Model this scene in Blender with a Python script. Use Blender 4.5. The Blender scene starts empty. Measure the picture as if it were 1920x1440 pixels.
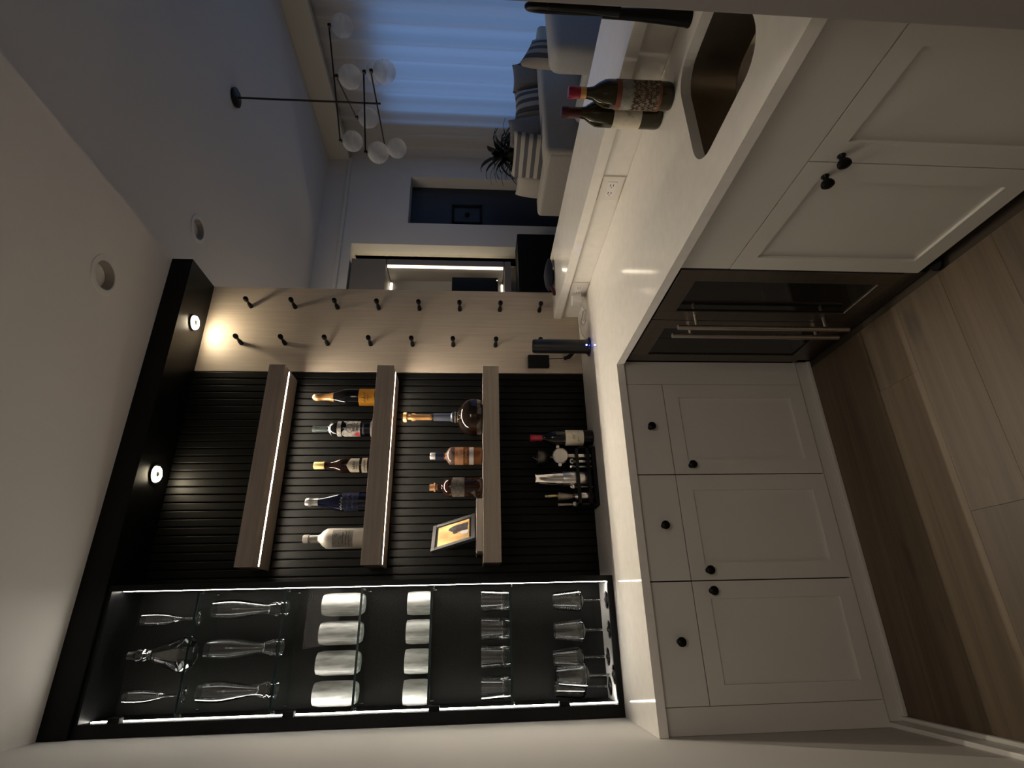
import bpy, bmesh, math, random
from mathutils import Vector, Matrix
random.seed(7)
PI = math.pi
scene = bpy.context.scene
COL = scene.collection

# ------------------------------------------------------------------ camera
CAM = Vector((0.378, -2.76, 1.542))
yaw, pitch, roll, FPX = math.radians(23.868), math.radians(4.126), math.radians(-0.2924), 1001.5
f_ = Vector((math.sin(yaw) * math.cos(pitch), math.cos(yaw) * math.cos(pitch), -math.sin(pitch)))
r_ = Vector((math.cos(yaw), -math.sin(yaw), 0))
d_ = f_.cross(r_)
rr = r_ * math.cos(roll) + d_ * math.sin(roll)
dd = -r_ * math.sin(roll) + d_ * math.cos(roll)
cd = bpy.data.cameras.new('camera')
cam = bpy.data.objects.new('camera', cd)
COL.objects.link(cam)
# the photograph lies on its side: picture right = world down, picture up = world right
m = Matrix((dd, rr, -f_)).transposed().to_4x4()
m.translation = CAM
cam.matrix_world = m
cd.sensor_fit = 'HORIZONTAL'
cd.sensor_width = 36
cd.lens = FPX / 1920 * 36
cd.clip_start = 0.02
scene.camera = cam

# ------------------------------------------------------------------ world, light, exposure
w = bpy.data.worlds.new('dusk_sky')
scene.world = w
w.use_nodes = True
nt = w.node_tree
bg = nt.nodes['Background']
bg.inputs['Color'].default_value = (0.15, 0.335, 0.78, 1)
bg.inputs['Strength'].default_value = 1.0
KITCHEN_FILL_W, KITCHEN_FILL_COL = 15, (1.0, 0.90, 0.78)
ld = bpy.data.lights.new('kitchen_fill_light', 'AREA')  # added warm fill behind the camera, stands for no visible fixture
ld.shape = 'RECTANGLE'; ld.size = 1.1; ld.size_y = 1.4
ld.energy = KITCHEN_FILL_W; ld.color = KITCHEN_FILL_COL
lo = bpy.data.objects.new('kitchen_fill_light', ld)
lo.location = (0.72, -4.2, 3.15)
COL.objects.link(lo)
ld2 = bpy.data.lights.new('living_fill_light', 'AREA')  # added fill hidden behind the peg wall, warms the far living room
ld2.shape = 'RECTANGLE'; ld2.size = 1.0; ld2.size_y = 1.0; ld2.energy = 14; ld2.color = (1.0, .86, .68)
lo2 = bpy.data.objects.new('living_fill_light', ld2); lo2.location = (2.72, 1.6, 3.46); COL.objects.link(lo2)
SHELF_LED, CAB_LED, PUCK, MEDIA_LED = 228.0, 34.0, 108.0, 4.2
vs = scene.view_settings
vs.view_transform = 'Standard'; vs.look = 'None'; vs.gamma = 1; vs.use_curve_mapping = False
vs.exposure = 0.34
scene.display_settings.display_device = 'sRGB'
cy = scene.cycles
cy.use_denoising = True
cy.max_bounces = 14; cy.transmission_bounces = 12; cy.transparent_max_bounces = 24
cy.diffuse_bounces = 5; cy.glossy_bounces = 5
cy.sample_clamp_indirect = 6.0
cy.caustics_reflective = False

# ------------------------------------------------------------------ materials
MATS = {}
def pmat(name, col, rough=.5, metal=0, spec=.5, noise=0, nscale=(8, 8, 8), bump=0, bscale=None, trans=0, ior=1.45, emit=None, es=0, alpha=1, coat=0, sheen=0):
    m = bpy.data.materials.new(name); m.use_nodes = True
    t = m.node_tree; b = t.nodes['Principled BSDF']
    b.inputs['Base Color'].default_value = (*col, 1)
    b.inputs['Roughness'].default_value = rough
    b.inputs['Metallic'].default_value = metal
    b.inputs['Specular IOR Level'].default_value = spec
    b.inputs['Transmission Weight'].default_value = trans
    b.inputs['IOR'].default_value = ior
    b.inputs['Coat Weight'].default_value = coat
    b.inputs['Sheen Weight'].default_value = sheen
    if emit:
        b.inputs['Emission Color'].default_value = (*emit, 1)
        b.inputs['Emission Strength'].default_value = es
    if noise or bump:
        tc = t.nodes.new('ShaderNodeTexCoord')
        mp = t.nodes.new('ShaderNodeMapping'); mp.inputs['Scale'].default_value = nscale
        t.links.new(tc.outputs['Object'], mp.inputs['Vector'])
        nz = t.nodes.new('ShaderNodeTexNoise'); nz.inputs['Scale'].default_value = 1; nz.inputs['Detail'].default_value = 5
        t.links.new(mp.outputs['Vector'], nz.inputs['Vector'])
        if noise:
            rp = t.nodes.new('ShaderNodeValToRGB')
            rp.color_ramp.elements[0].position = .3; rp.color_ramp.elements[1].position = .72
            rp.color_ramp.elements[0].color = (*[c * (1 - noise) for c in col], 1)
            rp.color_ramp.elements[1].color = (*[min(1, c * (1 + noise)) for c in col], 1)
            t.links.new(nz.outputs['Fac'], rp.inputs['Fac'])
            t.links.new(rp.outputs['Color'], b.inputs['Base Color'])
        if bump:
            bp = t.nodes.new('ShaderNodeBump'); bp.inputs['Strength'].default_value = bump; bp.inputs['Distance'].default_value = .002
            t.links.new(nz.outputs['Fac'], bp.inputs['Height'])
            t.links.new(bp.outputs['Normal'], b.inputs['Normal'])
    MATS[name] = m
    return m

def emat(name, col, s):
    m = bpy.data.materials.new(name); m.use_nodes = True
    t = m.node_tree; t.nodes.clear()
    e = t.nodes.new('ShaderNodeEmission'); e.inputs['Color'].default_value = (*col, 1); e.inputs['Strength'].default_value = s
    o = t.nodes.new('ShaderNodeOutputMaterial'); t.links.new(e.outputs[0], o.inputs[0])
    MATS[name] = m; return m

def pane_mat(name, tint, refl=1.5, rough=.0, add=0.0):
    """thin sheet glass: clear with a fresnel reflection"""
    m = bpy.data.materials.new(name); m.use_nodes = True
    t = m.node_tree; t.nodes.clear()
    tr = t.nodes.new('ShaderNodeBsdfTransparent'); tr.inputs['Color'].default_value = (*tint, 1)
    gl = t.nodes.new('ShaderNodeBsdfGlossy'); gl.inputs['Roughness'].default_value = rough
    fr = t.nodes.new('ShaderNodeFresnel'); fr.inputs['IOR'].default_value = refl
    ge = t.nodes.new('ShaderNodeNewGeometry'); iv = t.nodes.new('ShaderNodeMath'); iv.operation = 'SUBTRACT'; iv.inputs[0].default_value = 1
    t.links.new(ge.outputs['Backfacing'], iv.inputs[1]); mu = t.nodes.new('ShaderNodeMath'); mu.operation = 'MULTIPLY'
    t.links.new(fr.outputs[0], mu.inputs[0]); t.links.new(iv.outputs[0], mu.inputs[1])
    mx = t.nodes.new('ShaderNodeMixShader')
    t.links.new(mu.outputs[0], mx.inputs[0]); t.links.new(tr.outputs[0], mx.inputs[1]); t.links.new(gl.outputs[0], mx.inputs[2])
    o = t.nodes.new('ShaderNodeOutputMaterial'); t.links.new(mx.outputs[0], o.inputs[0])
    MATS[name] = m; return m

def glass_mat(name, col=(1, 1, 1), ior=1.5, rough=0.0, frost=0.0):
    m = bpy.data.materials.new(name); m.use_nodes = True
    t = m.node_tree; t.nodes.clear()
    g = t.nodes.new('ShaderNodeBsdfGlass'); g.inputs['Color'].default_value = (*col, 1); g.inputs['IOR'].default_value = ior; g.inputs['Roughness'].default_value = rough
    o = t.nodes.new('ShaderNodeOutputMaterial')
    if frost:
        d1 = t.nodes.new('ShaderNodeBsdfDiffuse'); d1.inputs['Color'].default_value = (.9, .9, .87, 1)
        d2 = t.nodes.new('ShaderNodeBsdfTranslucent'); d2.inputs['Color'].default_value = (.9, .9, .87, 1)
        a = t.nodes.new('ShaderNodeMixShader'); a.inputs[0].default_value = .5
        t.links.new(d1.outputs[0], a.inputs[1]); t.links.new(d2.outputs[0], a.inputs[2])
        tc = t.nodes.new('ShaderNodeTexCoord'); nz = t.nodes.new('ShaderNodeTexNoise'); nz.inputs['Scale'].default_value = 1
        mpn = t.nodes.new('ShaderNodeMapping'); mpn.inputs['Scale'].default_value = (55, 55, 9)
        t.links.new(tc.outputs['Object'], mpn.inputs['Vector']); t.links.new(mpn.outputs[0], nz.inputs['Vector'])
        mr = t.nodes.new('ShaderNodeMapRange'); mr.inputs['From Min'].default_value = .35; mr.inputs['From Max'].default_value = .65
        mr.inputs['To Min'].default_value = frost * .55; mr.inputs['To Max'].default_value = min(1, frost * 1.15)
        t.links.new(nz.outputs['Fac'], mr.inputs['Value'])
        b = t.nodes.new('ShaderNodeMixShader')
        t.links.new(mr.outputs[0], b.inputs[0])
        t.links.new(g.outputs[0], b.inputs[1]); t.links.new(a.outputs[0], b.inputs[2])
        t.links.new(b.outputs[0], o.inputs[0])
    else:
        t.links.new(g.outputs[0], o.inputs[0])
    MATS[name] = m; return m

def cloth_mat(name, col, trans):
    m = bpy.data.materials.new(name); m.use_nodes = True
    t = m.node_tree; t.nodes.clear()
    d1 = t.nodes.new('ShaderNodeBsdfDiffuse'); d1.inputs['Color'].default_value = (*col, 1)
    d2 = t.nodes.new('ShaderNodeBsdfTranslucent'); d2.inputs['Color'].default_value = (*col, 1)
    a = t.nodes.new('ShaderNodeMixShader'); a.inputs[0].default_value = trans
    t.links.new(d1.outputs[0], a.inputs[1]); t.links.new(d2.outputs[0], a.inputs[2])
    o = t.nodes.new('ShaderNodeOutputMaterial'); t.links.new(a.outputs[0], o.inputs[0])
    MATS[name] = m; return m

def stripe_mat(name, c1, c2, axis, freq, duty=.5):
    m = bpy.data.materials.new(name); m.use_nodes = True
    t = m.node_tree; b = t.nodes['Principled BSDF']; b.inputs['Roughness'].default_value = .9
    tc = t.nodes.new('ShaderNodeTexCoord'); sp = t.nodes.new('ShaderNodeSeparateXYZ')
    t.links.new(tc.outputs['Object'], sp.inputs[0])
    mu = t.nodes.new('ShaderNodeMath'); mu.operation = 'MULTIPLY'; mu.inputs[1].default_value = freq
    t.links.new(sp.outputs[axis], mu.inputs[0])
    fr = t.nodes.new('ShaderNodeMath'); fr.operation = 'FRACT'; t.links.new(mu.outputs[0], fr.inputs[0])
    gt = t.nodes.new('ShaderNodeMath'); gt.operation = 'GREATER_THAN'; gt.inputs[1].default_value = duty; t.links.new(fr.outputs[0], gt.inputs[0])
    mx = t.nodes.new('ShaderNodeMix'); mx.data_type = 'RGBA'
    mx.inputs['A'].default_value = (*c1, 1); mx.inputs['B'].default_value = (*c2, 1)
    t.links.new(gt.outputs[0], mx.inputs['Factor']); t.links.new(mx.outputs['Result'], b.inputs['Base Color'])
    MATS[name] = m; return m

def wood_mat(name, c1, c2, axis, fine=60, rough=.5, bump=.15, knots=False):
    """grain lines running along `axis` (0 X, 1 Y, 2 Z)"""
    m = bpy.data.materials.new(name); m.use_nodes = True
    t = m.node_tree; b = t.nodes['Principled BSDF']; b.inputs['Roughness'].default_value = rough
    tc = t.nodes.new('ShaderNodeTexCoord'); mp = t.nodes.new('ShaderNodeMapping')
    sc = [fine, fine, fine]; sc[axis] = fine / 28
    mp.inputs['Scale'].default_value = sc
    oi = t.nodes.new('ShaderNodeObjectInfo')
    ad = t.nodes.new('ShaderNodeVectorMath'); ad.operation = 'ADD'
    t.links.new(tc.outputs['Object'], ad.inputs[0])
    sv = t.nodes.new('ShaderNodeVectorMath'); sv.operation = 'SCALE'; sv.inputs[0].default_value = (3.1, 2.7, 1.9)
    t.links.new(oi.outputs['Random'], sv.inputs['Scale'])
    t.links.new(sv.outputs[0], ad.inputs[1]); t.links.new(ad.outputs[0], mp.inputs['Vector'])
    nz = t.nodes.new('ShaderNodeTexNoise'); nz.inputs['Scale'].default_value = 1; nz.inputs['Detail'].default_value = 6; nz.inputs['Roughness'].default_value = .65
    t.links.new(mp.outputs[0], nz.inputs['Vector'])
    rp = t.nodes.new('ShaderNodeValToRGB'); rp.color_ramp.elements[0].position = .28; rp.color_ramp.elements[1].position = .75
    rp.color_ramp.elements[0].color = (*c1, 1); rp.color_ramp.elements[1].color = (*c2, 1)
    t.links.new(nz.outputs['Fac'], rp.inputs['Fac'])
    hs = t.nodes.new('ShaderNodeHueSaturation')
    mr = t.nodes.new('ShaderNodeMapRange'); mr.inputs['To Min'].default_value = .80 if knots else 1.0; mr.inputs['To Max'].default_value = 1.18 if knots else 1.0
    t.links.new(oi.outputs['Random'], mr.inputs['Value']); t.links.new(mr.outputs[0], hs.inputs['Value'])
    src = rp.outputs['Color']
    if knots:
        vo = t.nodes.new('ShaderNodeTexNoise'); vo.inputs['Scale'].default_value = 1; vo.inputs['Detail'].default_value = 2
        mp2 = t.nodes.new('ShaderNodeMapping'); s2 = [9, 9, 9]; s2[axis] = 3; mp2.inputs['Scale'].default_value = s2
        t.links.new(ad.outputs[0], mp2.inputs['Vector']); t.links.new(mp2.outputs[0], vo.inputs['Vector'])
        r2 = t.nodes.new('ShaderNodeValToRGB'); r2.color_ramp.elements[0].position = .66; r2.color_ramp.elements[1].position = .78
        t.links.new(vo.outputs['Fac'], r2.inputs['Fac'])
        mx = t.nodes.new('ShaderNodeMix'); mx.data_type = 'RGBA'; mx.inputs['B'].default_value = (*[c * .55 for c in c1], 1)
        t.links.new(r2.outputs['Color'], mx.inputs['Factor']); t.links.new(src, mx.inputs['A']); src = mx.outputs['Result']
    t.links.new(src, hs.inputs['Color']); t.links.new(hs.outputs[0], b.inputs['Base Color'])
    bp = t.nodes.new('ShaderNodeBump'); bp.inputs['Strength'].default_value = bump; bp.inputs['Distance'].default_value = .001
    t.links.new(nz.outputs['Fac'], bp.inputs['Height']); t.links.new(bp.outputs[0], b.inputs['Normal'])
    MATS[name] = m; return m

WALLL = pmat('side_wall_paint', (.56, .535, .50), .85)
WALL = pmat('wall_paint', (.74, .71, .67), .85, noise=.02, nscale=(3, 3, 3))
CEIL = pmat('ceiling_paint', (.74, .70, .66), .95)
CEIL2 = pmat('living_ceiling_paint', (.72, .68, .63), .95)
TRIM = pmat('trim_paint', (.72, .70, .66), .45)
PAINT = pmat('cabinet_paint', (.66, .635, .59), .5, noise=.02, nscale=(5, 5, 5))
GAP = pmat('dark_gap', (.03, .028, .025), .8)
QUARTZ = pmat('white_quartz', (.80, .765, .715), .085, noise=.035, nscale=(26, 26, 26), spec=.25)
BLACK = pmat('black_satin', (.0035, .0035, .0035), .38, spec=.2)
SLAT = pmat('black_slat_paint', (.0035, .0035, .0033), .46, spec=.15, bump=.1, nscale=(40, 40, 4))
BLKMAT = pmat('black_matte', (.006, .006, .006), .6, spec=.2)
FRAMEBLK = pmat('cabinet_frame_black', (.0035, .0036, .004), .35, spec=.2)
CABIN = pmat('cabinet_interior_charcoal', (.0035, .0034, .0031), .5, spec=.18)
OAKP = wood_mat('pale_oak_panel', (.44, .368, .292), (.545, .465, .375), 2, 90, .55)
OAKS = wood_mat('greyed_oak_shelf', (.25, .205, .17), (.36, .30, .25), 0, 70, .55)
FLOORM = wood_mat('oak_plank', (.080, .056, .034), (.15, .108, .070), 0, 30, .5, .1, knots=True)
FLOORB = pmat('floor_joint', (.05, .038, .025), .8)
STEEL = pmat('brushed_steel', (.70, .65, .60), .28, 1, noise=.05, nscale=(3, 3, 90))
DSTEEL = pmat('dark_steel', (.20, .175, .15), .42, 1, noise=.08, nscale=(4, 4, 60))
SINKST = pmat('sink_steel', (.34, .30, .25), .35, 1, noise=.06, nscale=(30, 30, 30))
CHROME = pmat('chrome', (.85, .82, .78), .12, 1)
FRGLASS = pmat('fridge_dark_glass', (.006, .006, .006), .05, spec=.6)
WHITEP = pmat('white_plastic', (.78, .76, .74), .4)
SLOT = pmat('socket_slot', (.06, .05, .05), .7)
NAVY = pmat('navy_door_paint', (.030, .036, .050), .5)
GLASS = glass_mat('clear_glass')
FROST = glass_mat('frosted_cut_glass', frost=.74, rough=.05)
SHELFG = pane_mat('glass_shelf', (.93, .96, .95), 1.25)
EDGEG = pmat('glass_shelf_edge', (.012, .035, .035), .15)
DOORG = pane_mat('door_pane', (.97, .98, .98), 1.18)
WINDG = pane_mat('window_pane', (.93, .95, .96), 1.3)
CURT = cloth_mat('sheer_curtain', (.78, .75, .70), .55)
GLOBE = cloth_mat('opal_globe', (.85, .84, .82), .5)
_t = GLOBE.node_tree; _o = [n for n in _t.nodes if n.type == 'OUTPUT_MATERIAL'][0]; _m = [n for n in _t.nodes if n.type == 'MIX_SHADER'][0]
_tr = _t.nodes.new('ShaderNodeBsdfTransparent'); _mx = _t.nodes.new('ShaderNodeMixShader')
_tc = _t.nodes.new('ShaderNodeNewGeometry'); _sp = _t.nodes.new('ShaderNodeSeparateXYZ'); _t.links.new(_tc.outputs['Normal'], _sp.inputs[0])
_mr = _t.nodes.new('ShaderNodeMapRange'); _mr.inputs['From Min'].default_value = -1; _mr.inputs['From Max'].default_value = .2; _mr.inputs['To Min'].default_value = .62; _mr.inputs['To Max'].default_value = .16
_t.links.new(_sp.outputs['Z'], _mr.inputs['Value']); _t.links.new(_mr.outputs[0], _mx.inputs[0])
_t.links.new(_tr.outputs[0], _mx.inputs[1]); _t.links.new(_m.outputs[0], _mx.inputs[2]); _t.links.new(_mx.outputs[0], _o.inputs[0])
BRONZE = pmat('dark_bronze', (.045, .038, .032), .35, .8)
LED_SH = emat('shelf_led', (1.0, .88, .70), SHELF_LED)
LED_CAB = emat('cabinet_led', (1.0, .93, .82), CAB_LED)
LED_PUCK = emat('downlight_ring', (1.0, .84, .58), PUCK)
LED_MED = emat('media_led', (1.0, .87, .66), MEDIA_LED)
LED_BLUE = emat('blue_indicator', (.08, .12, 1.0), 60)
LED_DOT = emat('standby_dot', (.9, .9, 1.0), 3)
GGREEN = pmat('green_bottle_glass', (.024, .019, .004), .06, spec=.5)
GBLACK = pmat('black_bottle_glass', (.004, .004, .005), .06, spec=.6)
GNAVY = pmat('navy_bottle_glass', (.002, .003, .012), .08, spec=.6)
CREAM = pmat('cream_label', (.66, .60, .48), .7, noise=.08, nscale=(60, 60, 60))
ORANGE = pmat('orange_label', (.78, .36, .035), .5)
GOLD = pmat('copper_foil', (.80, .42, .17), .32, .7)
GOLDY = pmat('pale_gold_foil', (.72, .55, .22), .4, .5)
SILVER = pmat('silver_foil', (.62, .60, .58), .3, .8)
REDF = pmat('red_foil', (.30, .012, .035), .3, .2)
DREDF = pmat('dark_red_foil', (.055, .006, .010), .35, .1)
WHITEB = pmat('white_bottle', (.66, .63, .56), .35)
GREYL = pmat('grey_label', (.30, .28, .25), .6, noise=.15, nscale=(90, 90, 90))
INK = pmat('ink', (.035, .03, .03), .7)
AMBER = pmat('amber_spirit', (.17, .062, .018), .08, spec=.5)
DAMBER = pmat('dark_amber_spirit', (.016, .005, .003), .08, spec=.5)
CORK = pmat('cork', (.42, .22, .11), .8, noise=.2, nscale=(120, 120, 120))
NAVYL = pmat('navy_label', (.008, .011, .034), .4)
LGREY = pmat('pale_grey_label', (.55, .53, .52), .6)
SKULLW = pmat('skull_print_white', (.50, .48, .45), .6, noise=.55, nscale=(70, 70, 70))
ROSE = pmat('rose_print', (.50, .04, .06), .6)
PRINT = pmat('etching_print', (.24, .18, .125), .7, noise=.75, nscale=(75, 75, 75))
BRICKB = pmat('russet_band', (.20, .062, .04), .6)
TEXTILE = pmat('sofa_linen', (.50, .47, .42), .95, noise=.06, nscale=(60, 60, 60))
TAUPE = pmat('taupe_cushion_linen', (.24, .21, .185), .95, noise=.08, nscale=(60, 60, 60))
BLUEL = pmat('armchair_linen', (.52, .52, .53), .95, noise=.05, nscale=(60, 60, 60))
STRIPE = stripe_mat('striped_linen', (.50, .47, .42), (.13, .13, .15), 'Z', 13.0, .5)
STRIPE2 = stripe_mat('wide_striped_linen', (.42, .38, .33), (.10, .095, .09), 'X', 9.0, .52)
LEAF = pmat('dark_leaf', (.014, .017, .011), .7)
PHOTO = pmat('photo_warm', (.60, .38, .16), .25, noise=.5, nscale=(14, 14, 9))
PHOTOD = pmat('photo_dark', (.05, .045, .05), .3, noise=.6, nscale=(50, 50, 50))
MATBOARD = pmat('photo_mount', (.60, .52, .38), .4)
FRAMEG = pmat('photo_frame_charcoal', (.05, .05, .052), .35)
PAPER = pmat('book_pages', (.62, .57, .51), .8, noise=.1, nscale=(6, 6, 300))
NAVYC = pmat('navy_cloth', (.008, .010, .022), .8)
CREAMW = pmat('alcove_paint', (.66, .62, .52), .85)
TAUPEW = pmat('media_unit_laminate', (.22, .20, .18), .55)
OUTLETP = pmat('socket_plate', (.74, .70, .64), .35)

# ------------------------------------------------------------------ mesh helpers
class MB:
    def __init__(s): s.v = []; s.f = []; s.mi = []; s.cur = 0
    def add(s, vs, fs):
        o = len(s.v); s.v += [tuple(x) for x in vs]
        for f in fs: s.f.append([o + i for i in f]); s.mi.append(s.cur)
    def box(s, x0, x1, y0, y1, z0, z1, b=0.0):
        if x0 > x1: x0, x1 = x1, x0
        if y0 > y1: y0, y1 = y1, y0
        if z0 > z1: z0, z1 = z1, z0
        if b <= 0:
            s.add([(x0,y0,z0),(x1,y0,z0),(x1,y1,z0),(x0,y1,z0),(x0,y0,z1),(x1,y0,z1),(x1,y1,z1),(x0,y1,z1)],
                  [(0,3,2,1),(4,5,6,7),(0,1,5,4),(1,2,6,5),(2,3,7,6),(3,0,4,7)])
        else:
            bm = bmesh.new(); bmesh.ops.create_cube(bm, size=1)
            for v in bm.verts:
                v.co = Vector(((x0+x1)/2 + v.co.x*(x1-x0), (y0+y1)/2 + v.co.y*(y1-y0), (z0+z1)/2 + v.co.z*(z1-z0)))
            bmesh.ops.bevel(bm, geom=bm.edges[:], offset=b, segments=2, affect='EDGES', profile=.6)
            s.bm(bm)
        return s
    def bm(s, bm, mat=None):
        if mat is not None: bm.transform(mat)
        bm.verts.index_update()
        s.add([v.co[:] for v in bm.verts], [[v.index for v in f.verts] for f in bm.faces]); bm.free(); return s
    def lathe(s, prof, n=24, c=(0, 0, 0), axis='Z', a0=0, a1=2*PI, rot=0.0):
        """prof: (r, h) pairs; closes at r=0"""
        full = abs(a1 - a0 - 2*PI) < 1e-6
        cols = n if full else n + 1
        base = len(s.v); rings = []
        for r, h in prof:
            if r < 1e-6 and full:
                rings.append([len(s.v)]); s.v.append(s._ax(0, 0, h, c, axis))
            else:
                ids = []
                for k in range(cols):
                    a = a0 + (a1 - a0) * k / n + rot
                    ids.append(len(s.v)); s.v.append(s._ax(r*math.cos(a), r*math.sin(a), h, c, axis))
                rings.append(ids)
        for A, B in zip(rings, rings[1:]):
            m = n
            for k in range(m):
                k2 = (k + 1) % cols if full else k + 1
                if len(A) == 1 and len(B) == 1: continue
                if len(A) == 1: f = [A[0], B[k2], B[k]][::-1]
                elif len(B) == 1: f = [A[k], A[k2], B[0]]
                else: f = [A[k], A[k2], B[k2], B[k]]
                s.f.append(f); s.mi.append(s.cur)
        return s
    def _ax(s, x, y, h, c, axis):
        if axis == 'Z': p = (x, y, h)
        elif axis == 'X': p = (h, x, y)
        elif axis == '-Y': p = (x, -h, y)
        else: p = (y, h, x)
        return (p[0]+c[0], p[1]+c[1], p[2]+c[2])
    def tube(s, pts, r, n=8, caps=True):
        pts = [Vector(p) for p in pts]
        rs = r if isinstance(r, (list, tuple)) else [r]*len(pts)
        t0 = (pts[1]-pts[0]).normalized()
        up = Vector((0, 0, 1)) if abs(t0.z) < .9 else Vector((1, 0, 0))
        u = t0.cross(up).normalized(); rings = []
        for i, p in enumerate(pts):
            t = (pts[min(i+1, len(pts)-1)] - pts[max(i-1, 0)])
            t = t.normalized() if t.length > 1e-9 else t0
            u = (u - t*u.dot(t)); u = u.normalized() if u.length > 1e-6 else t.orthogonal().normalized()
            w = t.cross(u); ids = []
            for k in range(n):
                a = 2*PI*k/n; ids.append(len(s.v)); s.v.append(tuple(p + (u*math.cos(a) + w*math.sin(a))*rs[i]))
            rings.append(ids)
        for A, B in zip(rings, rings[1:]):
            for k in range(n): s.f.append([A[k], A[(k+1) % n], B[(k+1) % n], B[k]]); s.mi.append(s.cur)
        if caps:
            s.f.append(rings[0][::-1]); s.mi.append(s.cur); s.f.append(rings[-1][:]); s.mi.append(s.cur)
        return s
    def build(s, name, mat, parent=None, smooth=False, origin=None):
        me = bpy.data.meshes.new(name)
        o = Vector(origin) if origin is not None else Vector((0, 0, 0))
        me.from_pydata([(v[0]-o.x, v[1]-o.y, v[2]-o.z) for v in s.v], [], s.f)
        mats = mat if isinstance(mat, (list, tuple)) else [mat]
        for x in mats: me.materials.append(x)
        if len(mats) > 1:
            for p, i in zip(me.polygons, s.mi): p.material_index = i
        me.validate(); me.update()
        bm = bmesh.new(); bm.from_mesh(me); bmesh.ops.recalc_face_normals(bm, faces=bm.faces[:]); bm.to_mesh(me); bm.free()
        if smooth:
            for p in me.polygons: p.use_smooth = True
            if smooth != 'all':
                me.set_sharp_from_angle(angle=math.radians(38))
        ob = bpy.data.objects.new(name, me); COL.objects.link(ob)
        if parent is not None:
            ob.parent = parent
            ob.location = o - parent_world(parent)
        else: ob.location = o
        return ob

def parent_world(p):
    v = Vector((0, 0, 0))
    while p is not None: v += p.location; p = p.parent
    return v

def tag(o, label=None, cat=None, group=None, kind=None):
    if label: o['label'] = label
    if cat: o['category'] = cat
    if group: o['group'] = group
    if kind: o['kind'] = kind
    return o
def thing(name, loc, label, cat, group=None):
    o = bpy.data.objects.new(name, None); COL.objects.link(o); o.location = loc; o.empty_display_size = .05
    return tag(o, label, cat, group)
def struct(name, mb, mat, smooth=False):
    return tag(mb.build(name, mat, None, smooth), kind='structure')
def copy_tree(o, parent=None):
    c = o.copy(); COL.objects.link(c); c.parent = parent
    for ch in list(o.children): copy_tree(ch, c)
    return c
def box(*a, **k): return MB().box(*a, **k)
def camang(x, y): return math.atan2(CAM.y - y, CAM.x - x)

def slab_with_hole(outer, hole, z0, z1):
    bm = bmesh.new()
    def ring(p, z):
        vs = [bm.verts.new((x, y, z)) for x, y in p]
        return vs, [bm.edges.new((vs[i], vs[(i+1) % len(vs)])) for i in range(len(vs))]
    tops = []; rings = {}
    for z in (z0, z1):
        ov, oe = ring(outer, z); hv, he = ring(hole, z); rings[z] = (ov, hv)
        bmesh.ops.triangle_fill(bm, use_beauty=True, edges=oe+he)
    for k in (0, 1):
        A, B = rings[z0][k], rings[z1][k]
        for i in range(len(A)): bm.faces.new((A[i], A[(i+1) % len(A)], B[(i+1) % len(A)], B[i]))
    bmesh.ops.recalc_face_normals(bm, faces=bm.faces[:])
    return bm

# ------------------------------------------------------------------ the room shell
ZB, ZL, YF, XW = 3.178, 3.5, 2.76, 6.27
struct('floor', MB().box(-.15, 6.5, -5.15, 3.3, -.12, -.012), FLOORB)
floor = bpy.data.objects['floor']
rng = random.Random(3)
PW = .198; plank_meshes = {}
for i in range(23):
    y1 = -.66 + .07 - i*PW; y0 = y1 - PW + .0007
    if y0 < -5: break
    x = -rng.uniform(.1, 1.5)
    while x < 1.385:
        L = rng.choice([1.3, 1.6, 1.9]); a, b = max(0.0, x), min(1.40, x + L - .0007)
        if b - a > .05:
            key = round(b - a, 3)
            if key not in plank_meshes:
                mbp = MB().box(0, b-a, 0, PW-.0007, -.012, 0, b=.0004)
                ob = mbp.build('plank', FLOORM, floor); plank_meshes[key] = ob.data
            else:
                ob = bpy.data.objects.new('plank', plank_meshes[key]); COL.objects.link(ob); ob.parent = floor
            ob.location = (a, y0, 0)
        x += L
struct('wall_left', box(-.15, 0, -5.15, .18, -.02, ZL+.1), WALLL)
wb = struct('wall_back', box(0, 2.217, .03, .18, -.02, ZL+.1), BLKMAT)
# slats of the black wall, one object each
N = 28; x0s, x1s = .552, 1.668; pitch_s = (x1s - x0s)/N
wb = struct('trim_4', box(x0s, x1s, .0222, .0298, .9145, 3.069), BLKMAT)
sm = MB().box(0, pitch_s-.0055, 0, .022, .9145, 3.069, b=.0035).build('slat', SLAT, wb)
sm.location = (x0s, 0, 0)
for i in range(1, N):
    c = sm.copy(); COL.objects.link(c); c.parent = wb; c.location = (x0s + i*pitch_s, 0, 0)
struct('wall_side', box(1.85, 2.1, .18, 3.3, 0, ZL+.1), WALL)
wf = MB()
wf.box(2.1, 3.1, YF, YF+.19, 0, ZL); wf.box(3.1, 4.735, YF, YF+.19, 3.075, ZL)
wf.box(4.735, 5.08, YF, YF+.19, 0, ZL); wf.box(5.08, 5.862, YF, YF+.19, 2.395, ZL); wf.box(5.862, 6.5, YF, YF+.19, 0, ZL)
wf.box(4.735, 6.5, YF+.24, YF+.4, 0, ZL)
wall_far = struct('wall_far', wf, WALL)
struct('wall_alcove', MB().box(3.0, 4.80, YF+.42, YF+.5, 0, ZL).box(4.735, 4.80, YF+.19, YF+.42, 0, ZL).box(2.95, 3.1, YF+.19, YF+.42, 0, ZL).box(3.1, 4.735, YF+.19, YF+.42, 3.075, 3.2), CREAMW)
ww = MB()
WY0, WY1, WZ0, WZ1 = -4.4, 2.22, .25, 2.72
ww.box(XW+.13, XW+.28, -5.15, WY0, 0, ZL); ww.box(XW+.13, XW+.28, WY1, 3.3, 0, ZL)
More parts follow.
